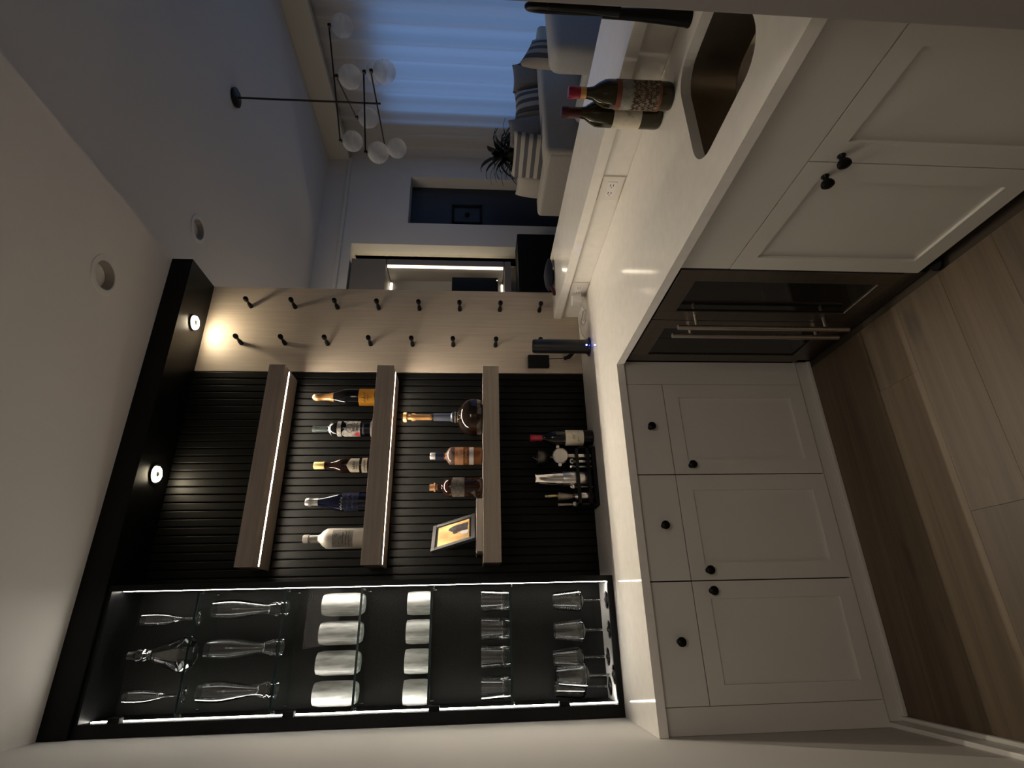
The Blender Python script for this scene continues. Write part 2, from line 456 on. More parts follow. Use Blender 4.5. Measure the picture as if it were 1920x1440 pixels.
ww.box(XW+.13, XW+.28, WY0, WY1, 0, WZ0); ww.box(XW+.13, XW+.28, WY0, WY1, WZ1, ZL)
struct('wall_window', ww, WALL)
struct('wall_rear', box(-.15, 6.6, -5.3, -5.15, 0, ZL+.1), WALL)
struct('wall_right', MB().box(1.378, 2.45, -5.15, -2.172, 0, ZB, b=.004), pmat('grey_wall_paint', (.32, .30, .285), .8))
def circ(x, y, r, n=32): return [(x + r*math.cos(2*PI*k/n), y + r*math.sin(2*PI*k/n)) for k in range(n)]
def holed(x0, x1, y0, y1, z0, z1, hole):
    m = MB(); m.bm(slab_with_hole([(x0, y0), (x1, y0), (x1, y1), (x0, y1)], hole, z0, z0+.06)); m.box(x0, x1, y0, y1, z0+.061, z1); return m
CAN1, CAN2 = (1.822, -.668, .066), (2.973, .413, .075)
struct('ceiling', holed(2.1, 6.6, -5.15, 3.3, ZL, ZL+.1, circ(*CAN2)), CEIL2)
struct('ceiling_bar', holed(0, 2.217, -5.15, .03, ZB, ZL+.1, circ(*CAN1)), CEIL)
# black header above the bar
hd = box(0, 2.217, -.263, .03, 3.069, ZB - .0005)
struct('trim_1', hd, BLACK)
# bulkhead in front of the curtain, frieze moulding
struct('trim_2', MB().box(XW-.14, XW-.06, -5.0, YF, 3.23, ZL), CREAMW)
struct('trim_3', MB().box(4.735, XW-.14, YF-.035, YF, 3.19, 3.235, b=.008).box(2.1, 4.735, YF-.035, YF, 3.19, 3.235, b=.008), TRIM)
# baseboard of the left wall
struct('baseboard_left', MB().box(0, .016, -5.1, -.640, 0, .078, b=.004).box(.016, .03, -5.1, -.640, 0, .02, b=.005), TRIM)
# half wall that carries the ledge, with its quartz backsplash
hw = struct('wall_half', box(2.058, 2.42, -2.172, -.001, 0, 1.017), WALL)
MB().box(2.043, 2.057, -2.172, -.001, .9145, 1.017).build('backsplash', QUARTZ, hw)
# window frame, panes
win = thing('window_1', (XW+.2, (WY0+WY1)/2, WZ0), None, None); del_keys = None
tag(win, kind='structure')
wfm = MB()
for yy in [WY0+.03+(WY1-WY0-.06)*k/5 for k in range(6)]: wfm.box(XW+.17, XW+.23, yy-.035, yy+.035, WZ0, WZ1)
for zz in (WZ0+.03, WZ1-.03): wfm.box(XW+.17, XW+.23, WY0, WY1, zz-.035, zz+.035)
wfm.build('window_frame', TRIM, win)
for k in range(5):
    a = WY0+.065+(WY1-WY0-.06)*k/5; b = WY0-.005+(WY1-WY0-.06)*(k+1)/5
    MB().box(XW+.196, XW+.204, a, b, WZ0+.065, WZ1-.065).build('pane', WINDG, win)
# dark door in the deep opening
dr = struct('door_1', box(5.08, 5.862, YF+.19, YF+.24, 0, 2.395), NAVY)
fr = MB(); X0, X1, Z0, Z1 = 5.24, 5.56, 1.44, 1.845
for a in ((X0, X1, Z0, Z0+.03), (X0, X1, Z1-.03, Z1), (X0, X0+.03, Z0, Z1), (X1-.03, X1, Z0, Z1)): fr.box(a[0], a[1], YF+.17, YF+.19, a[2], a[3])
fr.build('square_frame', BLKMAT, dr)
MB().lathe([(0, .03), (.02, .03), (.032, .015), (.03, 0)], 16, (5.40, YF+.19, 1.64), '-Y').build('rosette', BLKMAT, dr, True)

# ------------------------------------------------------------------ base cabinets, back run
FY = -.66                       # face of the fronts
def knob(parent, x, y, z, d):   # d: '-Y' towards the room or '-X'
    prof = [(0.0105, 0), (.0075, .006), (.0065, .014), (.013, .018), (.0165, .024), (.0165, .029), (.012, .033), (0, .034)]
    mb = MB()
    if d == '-Y': mb.lathe(prof, 18, (x, y, z), '-Y')
    else:
        mb.lathe([(r, -h) for r, h in prof], 18, (x, y, z), 'X')
    return mb.build('knob', BLACK, parent, True)
def shaker(mb, a0, a1, z0, z1, plane, d, rail=.062, rec=.009, th=.02):
    """framed door in the plane, a = horizontal coordinate"""
    def bx(p0, p1, q0, q1, t0, t1, b=0):
        if d == '-Y': mb.box(p0, p1, plane + t0, plane + t1, q0, q1, b=b)
        else: mb.box(plane + t0, plane + t1, p0, p1, q0, q1, b=b)
    bx(a0, a0+rail, z0, z1, 0, th); bx(a1-rail, a1, z0, z1, 0, th)
    bx(a0+rail, a1-rail, z0, z0+rail, 0, th); bx(a0+rail, a1-rail, z1-rail, z1, 0, th)
    bx(a0+rail-.002, a1-rail+.002, z0+rail-.002, z1-rail+.002, rec, th-.002, b=0)
def base_unit(x0, x1, knob_right, label):
    t = thing('base_cabinet', ((x0+x1)/2, -.33, 0), label, 'cabinet', 'white base cabinets under the back counter')
    MB().box(x0+.0005, x1-.0005, FY+.022, -.03, .078, .8775).build('body', [GAP], t)
    g = .0016
    dw = MB().box(x0+g, x1-g, FY, FY+.02, .7165, .8755, b=.0015).build('drawer', PAINT, t)
    knob(dw, (x0+x1)/2, FY, .794, '-Y')
    mb = MB(); shaker(mb, x0+g, x1-g, .080, .7135, FY, '-Y')
    do = mb.build('door', PAINT, t)
    knob(do, x1-.036 if knob_right else x0+.036, FY, .644, '-Y')
    return t
base_unit(.085, .495, True, 'white shaker base cabinet nearest the left wall under the glass cabinet')
base_unit(.496, .905, False, 'middle white shaker base cabinet of the back run')
base_unit(.906, 1.31, False, 'white shaker base cabinet of the back run next to the wine fridge corner')
t = tag(MB().box(0.001, .0845, FY+.002, -.05, .078, .8775).build('filler_strip', PAINT), 'white filler strip between left wall and first base cabinet', 'filler')
t = tag(MB().box(1.3105, 1.4195, FY+.002, -.03, .078, .8775).build('filler_strip', PAINT), 'white corner filler panel between back cabinets and wine fridge', 'filler')
t = tag(MB().box(0.0165, 1.431, FY+.016, FY+.035, 0, .0775).box(0.0305, 1.431, FY+.004, FY+.016, 0, .018, b=.004).build('plinth', PAINT), 'white plinth board along the floor under the back cabinets', 'plinth')

# ------------------------------------------------------------------ wine fridge and sink cabinet (peninsula)
PX = 1.42                       # face plane of the peninsula
t = thing('wine_fridge', (1.72, -1.03, 0), 'built-in steel wine fridge with two dark glass doors', 'fridge')
YA, YS, YB = -1.348, -1.022, -.662
MB().box(PX+.05, 2.03, YA+.004, YB-.004, .0, .872).build('body', BLKMAT, t)
MB().box(PX+.012, PX+.05, YA+.004, YB-.004, .0, .072).build('kick_plate', DSTEEL, t)
def fdoor(y0, y1, hy):
    mb = MB(); r0, r1, z0, z1 = .062, .062, .078, .858
    mb.box(PX, PX+.045, y0, y0+r0, z0, z1, b=.002); mb.box(PX, PX+.045, y1-r1, y1, z0, z1, b=.002)
    mb.box(PX, PX+.045, y0+r0, y1-r1, z1-.072, z1, b=.002); mb.box(PX, PX+.045, y0+r0, y1-r1, z0, z0+.05, b=.002)
    d = mb.build('door', DSTEEL, t)
    MB().box(PX+.006, PX+.040, y0+r0-.001, y1-r1+.001, z0+.049, z1-.071).build('pane', FRGLASS, d)
    h = MB(); h.tube([(PX-.05, hy, .10), (PX-.05, hy, .775)], .0095, 12)
    for z in (.19, .70): h.tube([(PX+.002, hy, z), (PX-.05, hy, z)], .0065, 8)
    h.build('handle', STEEL, d, True)
fdoor(YA+.006, YS-.002, YS-.032); fdoor(YS+.002, YB-.006, YS+.032)
t = thing('sink_cabinet', (1.72, -1.8, 0), 'white shaker sink cabinet with two doors below the sink', 'cabinet')
MB().box(PX+.022, 2.03, -2.168, -1.352, .040, .700).box(PX+.022, 2.03, -1.40, -1.352, .70, .8775).build('body', GAP, t)
MB().box(PX, PX+.02, -2.168, -1.353, .7015, .8755, b=.0015).build('false_drawer_front', PAINT, t)
for y0, y1, ky in ((-1.8045, -1.353, -1.767), (-2.168, -1.8075, -1.845)):
    mb = MB(); shaker(mb, y0, y1, .040, .6985, PX, '-X')
    d = mb.build('door', PAINT, t); knob(d, PX, ky + (.008 if ky > -1.8 else .018), .626, '-X')
MB().box(PX+.05, PX+.07, -2.168, -1.352, 0, .040).build('toe_kick', GAP, t)
t = tag(MB().lathe([(0.022, 0), (.022, .010), (.015, .017), (0, .018)], 16, (1.425, -1.395, 0)).build('door_stop', BLKMAT, None, True), 'small black disc on the floor below the sink cabinet corner', 'door stop')

# ------------------------------------------------------------------ counter with sink cut-out, ledge
def rrect(x0, x1, y0, y1, r, n=7):
    pts = []
    for cx, cy_, a in ((x1-r, y1-r, 0), (x0+r, y1-r, PI/2), (x0+r, y0+r, PI), (x1-r, y0+r, 1.5*PI)):
        for k in range(n+1): pts.append((cx + r*math.cos(a + PI/2*k/n), cy_ + r*math.sin(a + PI/2*k/n)))
    return pts
SX0, SX1, SY0, SY1 = 1.518, 1.905, -2.03, -1.662
CF = -.682; CE = 1.394
outer = [(0.001, CF), (CE, CF), (CE, -2.17), (2.042, -2.17), (2.042, -.001), (.001, -.001)]
hole = rrect(SX0, SX1, SY0, SY1, .085)
mb = MB(); mb.bm(slab_with_hole(outer, hole, .8822, .914))
counter = tag(mb.build('countertop', QUARTZ), 'white quartz L-shaped countertop with sink cut-out', 'countertop')
snk = thing('sink', ((SX0+SX1)/2, (SY0+SY1)/2, .70), 'undermount steel bar sink set into the white counter', 'sink')
bm = bmesh.new(); rings = []
for pts, z in ((rrect(SX0-.012, SX1+.012, SY0-.012, SY1+.012, .095), .8815), (rrect(SX0-.002, SX1+.002, SY0-.002, SY1+.002, .086), .8805), (rrect(SX0+.004, SX1-.004, SY0+.004, SY1-.004, .082), .74), (rrect(SX0+.03, SX1-.03, SY0+.03, SY1-.03, .07), .715)):
    rings.append([bm.verts.new((x, y, z)) for x, y in pts])
for A, B in zip(rings, rings[1:]):
    for i in range(len(A)): bm.faces.new((A[i], A[(i+1) % len(A)], B[(i+1) % len(A)], B[i]))
bm.faces.new(rings[-1])
MB().bm(bm).build('bowl', SINKST, snk, True)
MB().lathe([(0, .003), (.018, .003), (.03, .0015), (.04, .0)], 20, (1.71, -1.85, .7155)).build('drain', CHROME, snk, True)
tag(MB().box(2.030, 2.47, -2.172, -.001, 1.0171, 1.061, b=.002).build('ledge', QUARTZ), 'raised white quartz ledge on the half wall behind the sink', 'ledge')

# black faucet, mostly behind the near wall end
t = thing('faucet', (1.975, -1.80, .914), 'black pull-down faucet behind the sink, half hidden by the right wall', 'faucet')
MB().lathe([(0, 0), (.027, 0), (.027, .006), (.025, .012), (.0165, .16), (.015, .26), (0, .262)], 18, (1.982, -1.80, .9142)).build('body', BLACK, t, True)
arc = [(1.982, -1.80, 1.17)] + [(1.982 - .055*(1-math.cos(a))*.62, -1.80 - .055*(1-math.cos(a))*.48, 1.34 + .055*math.sin(a)) for a in [PI*k/10 for k in range(11)]]
MB().tube(arc, .0105, 10).build('neck', BLACK, t, True)
ex, ey = arc[-1][0], arc[-1][1]
MB().lathe([(0, 0), (.019, 0), (.0185, .02), (.0135, .09), (.012, .20), (0, .20)], 16, (ex, ey, 1.145)).build('spray_head', BLACK, t, True)
MB().lathe([(.0125, 0), (.0128, .002), (.0125, .005)], 16, (ex, ey, 1.275)).build('collar_ring', CHROME, t, True)

# ------------------------------------------------------------------ wine rack: oak panel with black pegs
wr = thing('wine_rack', (1.94, 0, .914), 'pale oak wine peg panel with two columns of black pegs', 'wine rack')
MB().box(1.669, 2.217, 0, .03, .9145, 3.069).build('panel', OAKP, wr)
pp = [(.0125, 0), (.0125, .010), (.0105, .030), (.0075, .047), (.0068, .058), (.0105, .066), (.0135, .076), (.0135, .090), (.010, .096), (0, .097)]
peg = MB().lathe([(0, -.0005)] + pp, 14, (0, 0, 0), '-Y').build('peg', BLACK, wr, True)
first = True
for cx, zs in ((2.083, (2.836, 2.586, 2.343, 2.104, 1.864, 1.626, 1.386, 1.147)), (1.842, (2.849, 2.609, 2.372, 2.131, 1.893, 1.660, 1.415, 1.160))):
    for z in zs:
        if first: o = peg; first = False
        else: o = peg.copy(); COL.objects.link(o); o.parent = wr
        o.location = Vector((cx, 0, z)) - wr.location
# header downlights
def downlight(x, y, label):
    t = thing('downlight', (x, y, 3.06), label, 'light', 'ring downlights under the black header')
    MB().lathe([(0, 3.0689), (.046, 3.0689), (.046, 3.062), (.040, 3.062)], 28, (x, y, 0)).build('housing', BLACK, t, True)
    mb = MB(); mb.lathe([(.038, 3.066), (.036, 3.056), (.018, 3.056), (.016, 3.064)], 28, (x, y, 0))
    mb.build('glowing_ring', LED_PUCK, t, True)
    MB().lathe([(.0155, 3.064), (.014, 3.057), (0, 3.057)], 20, (x, y, 0)).build('centre_cap', GREYL, t, True)
downlight(1.905, -.115, 'glowing ring downlight in the black header above the wine pegs')
downlight(1.061, -.121, 'glowing ring downlight in the black header above the top oak shelf')

# ------------------------------------------------------------------ floating shelves
SHX0, SHX1, SHY = .618, 1.61, -.21
SH = [(2.51, 2.59), (1.957, 2.043), (1.41, 1.493)]
def oak_shelf(z0, z1, lit, label):
    t = thing('floating_shelf', ((SHX0+SHX1)/2, 0, z0), label, 'shelf', 'greyed oak floating shelves')
    gy0, gy1 = -.144, -.130
    mb = MB()
    if lit:
        mb.box(SHX0, SHX1, SHY, -.0005, z0+.012, z1, b=.0015)
        mb.box(SHX0, SHX1, SHY, gy0, z0, z0+.0125); mb.box(SHX0, SHX1, gy1, -.0005, z0, z0+.0125)
        mb.box(SHX0, SHX0+.008, gy0, gy1, z0, z0+.0125); mb.box(SHX1-.008, SHX1, gy0, gy1, z0, z0+.0125)
    else: mb.box(SHX0, SHX1, SHY, -.0005, z0, z1, b=.0015)
    mb.build('board', OAKS, t)
    if lit: MB().box(SHX0+.012, SHX1-.012, gy0+.002, gy1-.002, z0+.002, z0+.009).build('led_strip', LED_SH, t)
oak_shelf(*SH[0], True, 'topmost greyed oak floating shelf, empty, with LED strip underneath')
oak_shelf(*SH[1], True, 'middle greyed oak floating shelf holding five bottles, LED strip underneath')
oak_shelf(*SH[2], False, 'lowest greyed oak floating shelf holding framed photo and spirits')

# ------------------------------------------------------------------ glass display cabinet
gc = thing('display_cabinet', (.275, -.12, .914), 'tall black display cabinet with lit glass shelves by left wall', 'cabinet')
CX0, CX1, CYF, CZ0, CZ1 = .001, .551, -.25, .9145, 3.0685
MB().box(CX0, .046, CYF+.02, -.012, CZ0, CZ1).box(.531, CX1, CYF+.02, -.012, CZ0, CZ1).box(.046, .531, CYF+.02, -.012, 3.052, CZ1).build('carcass', FRAMEBLK, gc)
MB().box(CX0, CX1, -.012, .029, CZ0, CZ1).build('back_panel', CABIN, gc)
MB().box(.046, .531, CYF+.02, -.012, CZ0, .926).build('base_panel', WHITEP, gc)
gdoor = thing('glass_door', (.28, CYF+.01, CZ0), None, None); gdoor.parent = gc; gdoor.location = Vector((.28, CYF+.01, CZ0)) - gc.location
def gd(mb, n, mt, sm=False): return mb.build(n, mt, gdoor, sm)
mb = MB()
mb.box(CX0, .047, CYF, CYF+.019, CZ0, CZ1, b=.001); mb.box(.5275, CX1, CYF, CYF+.019, CZ0, CZ1, b=.001)
mb.box(.047, .5275, CYF, CYF+.019, CZ0, .940, b=.001); mb.box(.047, .5275, CYF, CYF+.019, 3.050, CZ1, b=.001)
DF = mb.build('door_frame', FRAMEBLK, gc)
bpy.data.objects.remove(gdoor)
MB().box(.0465, .528, CYF+.007, CYF+.011, .9395, 3.0505).build('door_pane', DOORG, gc)
for z in (2.93, 2.27, 1.695, 1.16):
    MB().box(.042, .066, CYF+.012, CYF+.045, z-.022, z+.022, b=.004).build('hinge', BLKMAT, gc)
for xa, xb in ((.0462, .0478), (.5292, .5308)):
    MB().box(xa, xb, -.1790, -.1640, .930, 3.045).build('led_strip', LED_CAB, gc)
ZG = [2.715, 2.352, 2.028, 1.725, 1.379]
for z in ZG:
    s = MB().box(.0555, .5215, -.215, -.016, z-.008, z).build('glass_shelf', SHELFG, gc)
    MB().box(.0555, .5215, -.2185, -.2152, z-.0085, z+.0005).build('front_edge', EDGEG, s)
    for xx in (.060, .517):
        for yy in (-.19, -.04): MB().lathe([(0, z-.016), (.005, z-.016), (.006, z-.0085), (0, z-.0082)], 8, (xx, yy, 0)).build('shelf_pin', CHROME, s, True)

# ---- glassware
def solid(outer, inner): return outer + inner[::-1]
def glass_thing(name, mb, x, y, z, label, cat, group, mt, label2=None):
    o = mb.build(name, mt, None, True); o.location = (x, y, z + .0008)
    return tag(o, label, cat, group)
FLUTE = solid([(0, 0), (.030, 0), (.031, .002), (.012, .006), (.0055, .012), (.0048, .03), (.006, .04), (.0045, .06), (.006, .075), (.0075, .088), (.017, .115), (.0235, .145), (.0265, .18), (.026, .215), (.0245, .238)],
              [(0, .101), (.009, .107), (.0175, .128), (.0222, .155), (.0240, .18), (.0238, .215), (.0226, .238)])
DEC = None
def ngon_solid(prof, n, rot=0):
    return MB().lathe(prof, n, rot=rot)
ws = ('leftmost', 'second', 'third', 'rightmost')
glass_thing('champagne_flute', MB().lathe(FLUTE, 24), .128, -.150, ZG[0], 'clear champagne flute left of the faceted decanter on the top glass shelf', 'glass', 'flutes on the top glass shelf', GLASS)
glass_thing('champagne_flute', MB().lathe(FLUTE, 24), .416, -.150, ZG[0], 'clear champagne flute right of the faceted decanter on the top glass shelf', 'glass', 'flutes on the top glass shelf', GLASS)
t = thing('decanter', (.279, -.150, ZG[0]+.0008), 'faceted clear glass decanter with stopper between two flutes', 'decanter')
dm = MB().lathe([(0, 0), (.052, 0), (.074, .034), (.070, .046), (.026, .160), (.019, .168), (.019, .182), (.024, .19), (.024, .197), (.012, .197), (.012, .17), (.020, .157), (.062, .046), (.064, .034), (.046, .010), (0, .010)], 8, rot=PI/8)
o = dm.build('vessel', GLASS, t); o.location = (0, 0, 0)
sp = MB().lathe([(0, .180), (.0105, .180), (.011, .198), (.015, .204), (.024, .222), (.017, .240), (.0165, .262), (0, .263)], 8, rot=PI/8)
o = sp.build('stopper', GLASS, t); o.location = (0, 0, 0)
PILS = solid([(0, 0), (.031, 0), (.034, .005), (.030, .014), (.0345, .022), (.029, .034), (.033, .043), (.027, .055), (.021, .075), (.0205, .095), (.027, .135), (.034, .175), (.039, .21), (.0405, .245), (.038, .285), (.0355, .312)],
             [(0, .066), (.013, .076), (.0140, .095), (.0200, .135), (.0285, .178), (.0345, .212), (.0367, .245), (.0348, .285), (.0330, .312)])
for i, x in enumerate((.135, .295, .449)):
    glass_thing('beer_glass', MB().lathe(PILS, 28), x, -.150, ZG[1], 'tall curved beer glass with knobbed foot, %s of three on the second glass shelf' % ('leftmost', 'middle one', 'rightmost')[i], 'glass', 'tall beer glasses', GLASS)
CAN = solid([(0, 0), (.036, 0), (.043, .010), (.0475, .026), (.0485, .045), (.0485, .150), (.0465, .165), (.0435, .178), (.0425, .182)],
            [(0, .012), (.034, .014), (.044, .030), (.0455, .046), (.0455, .150), (.0435, .164), (.0410, .177), (.0405, .182)])
for i, x in enumerate((.109, .225, .343, .460)):
    glass_thing('can_glass', MB().lathe(CAN, 28), x, -.100, ZG[2], 'frosted can-shaped glass, %s of four on the third glass shelf' % ws[i], 'glass', 'can-shaped glasses', FROST)
TUM = solid([(0, 0), (.040, 0), (.0475, .006), (.050, .02), (.050, .085), (.0475, .104), (.0465, .108)],
            [(0, .016), (.040, .018), (.046, .026), (.0465, .085), (.0445, .103), (.0440, .108)])
for i, x in enumerate((.103, .222, .340, .458)):
    glass_thing('tumbler', MB().lathe(TUM, 28), x, -.100, ZG[3], 'short frosted whisky tumbler, %s of four on the fourth glass shelf' % ws[i], 'glass', 'whisky tumblers', FROST)
ROCK = solid([(0, 0), (.041, 0), (.042, .003), (.0475, .122)], [(0, .026), (.035, .027), (.0375, .036), (.0442, .122)])
for i, x in enumerate((.115, .233, .345, .459)):
    glass_thing('rocks_glass', MB().lathe(ROCK, 24), x, -.150, ZG[4], 'clear thick-based straight glass, %s of four on the lowest glass shelf' % ws[i], 'glass', 'straight glasses on lowest shelf', GLASS)
WINE = solid([(0, 0), (.037, 0), (.038, .0015), (.018, .004), (.005, .010), (.0042, .03), (.0042, .095), (.006, .107), (.030, .114), (.046, .124), (.0475, .131), (.0345, .247)],
             [(0, .119), (.028, .121), (.0415, .129), (.0438, .135), (.0322, .247)])
for x, y, lb in ((.451, -.150, 'clear wine glass with tapered bowl, rightmost on the cabinet floor'), (.327, -.150, 'clear wine glass with tapered bowl, second from the right on the cabinet floor'),
                 (.215, -.085, 'clear wine glass with tapered bowl, standing back in the middle of the cabinet floor'), (.150, -.168, 'clear wine glass with tapered bowl, front left on the cabinet floor overlapping another'),
                 (.0975, -.075, 'clear wine glass with tapered bowl, half hidden at back left on the cabinet floor')):
    glass_thing('wine_glass', MB().lathe(WINE, 26), x, y, .9262, lb, 'glass', 'wine glasses on the cabinet floor', GLASS)

# ------------------------------------------------------------------ bottles
def label_patch(parent, r, z0, z1, mt, ang, half=1.25, name='label', top=None):
    mb = MB(); n = 16; vs = []; fs = []
    for k in range(n+1):
        a = ang - half + 2*half*k/n
        zt = z1 if top is None else top(k/n, z1)
        vs += [(r*math.cos(a), r*math.sin(a), z0), (r*math.cos(a), r*math.sin(a), zt)]
    for k in range(n): fs.append((2*k, 2*k+2, 2*k+3, 2*k+1))
    mb.add(vs, fs)
    o = mb.build(name, mt, parent, 'all'); o.location = (0, 0, 0); return o
def ink(parent, r, ang, strokes, mt=None, w=.0009, name='lettering'):
    """strokes: lists of (angle offset, z) drawn as thin raised lines on a bottle of radius r"""
    mb = MB()
    for st in strokes:
        pts = [(r*math.cos(ang+a), r*math.sin(ang+a), z) for a, z in st]
        mb.tube(pts, w, 5)
    o = mb.build(name, mt or INK, parent); o.location = (0, 0, 0); return o
def script_line(z, a0, a1, h, n=26, seed=0):
    g = random.Random(seed)
    return [(a1 + (a0 - a1)*k/n, z + h*(.5*math.sin(k*1.9) + .35*math.sin(k*.83+seed) + .2*g.uniform(-1, 1))) for k in range(n+1)]
def bottle(name, x, y, z, prof, mt, label, n=28, cat='bottle', group=None):
    t = thing(name, (x, y, z + .0006), label, cat, group)
    o = MB().lathe(prof, n).build('glass_body', mt, t, True); o.location = (0, 0, 0)
    return t
def part(t, name, prof, mt, n=24, rot=0):
    o = MB().lathe(prof, n, rot=rot).build(name, mt, t, True); o.location = (0, 0, 0); return o
S2, S3 = SH[1][1], SH[2][1]
BY = -.115
# champagne bottle with orange label
x = 1.467; A = camang(x, BY)
t = bottle('champagne_bottle', x, BY, S2, [(0, .006), (.030, 0), (.043, .004), (.045, .012), (.045, .15), (.042, .178), (.030, .212), (.0195, .245), (.0165, .27), (.0155, .31), (0, .31)], GBLACK, 'dark champagne bottle with orange label and copper foil, rightmost on the middle shelf')
part(t, 'foil', [(.0165, .224), (.024, .222), (.026, .226), (.0205, .248), (.0178, .27), (.0170, .296), (.0195, .300), (.0195, .312), (.0175, .326), (.011, .334), (0, .335)], GOLD)
label_patch(t, .0456, .012, .093, ORANGE, A, 1.4)
ink(t, .0459, A, [script_line(.062, -.6, .6, .008, 30, 1), script_line(.045, -.35, .35, .004, 20, 2), [(.02, .03), (-.03, .08)]], w=.0008)
label_patch(t, .0265, .224, .240, GOLD, A-.6, .35, 'neck_seal')
# black and white printed clear bottle
x = 1.292; A = camang(x, BY)
t = bottle('printed_bottle', x, BY, S2, [(0, .006), (.028, 0), (.039, .004), (.041, .014), (.041, .185), (.039, .205), (.030, .221), (.018, .231), (.014, .24), (.0135, .30), (.0155, .302), (.0155, .312), (0, .312)], GBLACK, 'clear-necked bottle with black and white floral skull print and a red rose')
part(t, 'neck', [(.0145, .238), (.0142, .298), (.0165, .300), (.0165, .314), (0, .3145)], pmat('smoky_neck', (.10, .12, .12), .1, spec=.6))
part(t, 'shoulder_band', [(.0185, .2315), (.021, .228), (.0315, .2212), (.0325, .218)], LGREY)
label_patch(t, .0416, .070, .150, SKULLW, A, 1.2, 'printed_art', lambda k, z: z + .012*math.sin(k*7))
label_patch(t, .0416, .165, .185, SKULLW, A, 1.2, 'top_band')
label_patch(t, .0419, .048, .062, NAVYL, A, .8, 'name_band')
ink(t, .0422, A, [script_line(.055, -.55, .55, .004, 24, 4)], LGREY, .0009)
label_patch(t, .0421, .072, .098, ROSE, A-.75, .34, 'rose', lambda k, z: .085 + .014*math.sin(k*PI))
ink(t, .0422, A, [[(.55*math.cos(u)+.1, .122+.017*math.sin(u)) for u in [k*PI/5 for k in range(11)]], [(.25*math.cos(u)+.35, .122+.008*math.sin(u)) for u in [k*PI/4 for k in range(9)]], script_line(.100, -.3, .8, .006, 22, 9), script_line(.085, -.2, .8, .005, 22, 10)], w=.0011)
part(t, 'base_band', [(.0405, .0035), (.0416, .014), (.0416, .020)], LGREY)
# cognac style bottle, cream labels
x = 1.101; A = camang(x, BY)
t = bottle('cognac_bottle', x, BY, S2, [(0, .006), (.028, 0), (.038, .004), (.040, .012), (.040, .135), (.0385, .15), (.028, .175), (.0185, .196), (.0165, .22), (.0160, .28), (0, .28)], pmat('brown_bottle_glass', (.012, .004, .002), .06, spec=.6), 'dark brown bottle with pale gold cap and cream shaped label, third on the middle shelf')
part(t, 'cap', [(.0168, .232), (.0185, .233), (.0185, .280), (.017, .284), (0, .2845)], GOLDY)
label_patch(t, .0406, .058, .118, CREAM, A, 1.0, 'label', lambda k, z: z - .018*abs(2*k-1))
label_patch(t, .0406, .020, .046, CREAM, A, 1.1, 'lower_label')
ink(t, .0410, A, [script_line(.082, -.5, .5, .010, 26, 12), script_line(.068, -.5, .5, .004, 22, 13), script_line(.033, -.7, .7, .006, 28, 14)])
# navy sparkling wine
x = .920; A = camang(x, BY)
t = bottle('sparkling_wine_bottle', x, BY, S2, [(0, .006), (.030, 0), (.044, .004), (.0465, .012), (.0465, .115), (.044, .145), (.033, .185), (.022, .222), (.0172, .25), (.0165, .288), (0, .29)], GNAVY, 'navy blue sparkling wine bottle with silver foil neck beside the white bottle')
part(t, 'foil', [(.0190, .237), (.0182, .25), (.0176, .272), (.0200, .276), (.0200, .290), (.0175, .301), (.010, .3045), (0, .305)], SILVER)
label_patch(t, .0470, .045, .120, NAVYL, A, 1.25, 'label', lambda k, z: z + .016*(k-.5))
ink(t, .0474, A, [script_line(.125, -.9, .5, .009, 30, 21)], LGREY, .0010)
ink(t, .0474, A, [script_line(.095, -.8, .8, .010, 30, 22), script_line(.072, -.7, .7, .008, 30, 23)], pmat('blue_ink', (.06, .07, .22), .5), .0013)
# white frosted bottle
x = .748; A = camang(x, BY)
t = bottle('white_bottle', x, BY, S2, [(0, .006), (.032, 0), (.0455, .004), (.0475, .012), (.0475, .165), (.0455, .182), (.034, .200), (.021, .212), (.0165, .222), (.0160, .285), (0, .286)], WHITEB, 'opaque white spirit bottle with grey label, leftmost on the middle shelf')
part(t, 'cap', [(.0165, .262), (.0195, .264), (.0195, .286), (.017, .291), (0, .2915)], GREYL)
label_patch(t, .0481, .054, .148, GREYL, A, .92)
label_patch(t, .0168, .222, .260, GREYL, A, .8, 'neck_label')
ink(t, .0485, A, [[(-.85, .115), (-.4, .118), (.1, .110), (.85, .116)], [(.12*math.cos(u)-.05+.4, .132+.005*math.sin(u)) for u in [k*PI/4 for k in range(9)]], script_line(.100, -.6, .6, .006, 28, 31), script_line(.085, -.7, .7, .004, 28, 32), script_line(.072, -.7, .7, .004, 28, 33)], w=.0009)

# lowest shelf: long-necked decanter bottle
x = 1.356; A = camang(x, BY)
t = bottle('long_neck_bottle', x, BY, S3, [(0, .004), (.060, 0), (.088, .006), (.099, .030), (.100, .055), (.092, .085), (.074, .108), (.050, .122), (.030, .131), (.0235, .140), (.022, .150), (.0185, .200), (.0150, .26), (.0142, .36), (0, .36)], pmat('dark_liqueur_glass', (.010, .006, .004), .04, spec=.7), 'round-bellied dark bottle with very long neck and flat stopper')
part(t, 'neck_sleeve', [(.0245, .150), (.0275, .152), (.0275, .160), (.0215, .166), (.0195, .25), (.0192, .255)], pmat('blue_grey_sleeve', (.10, .11, .15), .25, .3))
part(t, 'upper_neck', [(.0150, .255), (.0148, .345), (.020, .355), (.020, .368), (0, .369)], GOLD)
part(t, 'stopper', [(0, .3695), (.013, .3695), (.013, .392), (.0255, .393), (.0265, .402), (.0255, .410), (0, .411)], GOLD)
part(t, 'neck_ring', [(.0252, .139), (.030, .1395), (.0305, .146), (.0250, .1475)], SILVER)
label_patch(t, .1006, .030, .058, DAMBER, A, 1.1, 'band')
label_patch(t, .0312, .1295, .1330, GOLD, A, 1.0, 'badge')
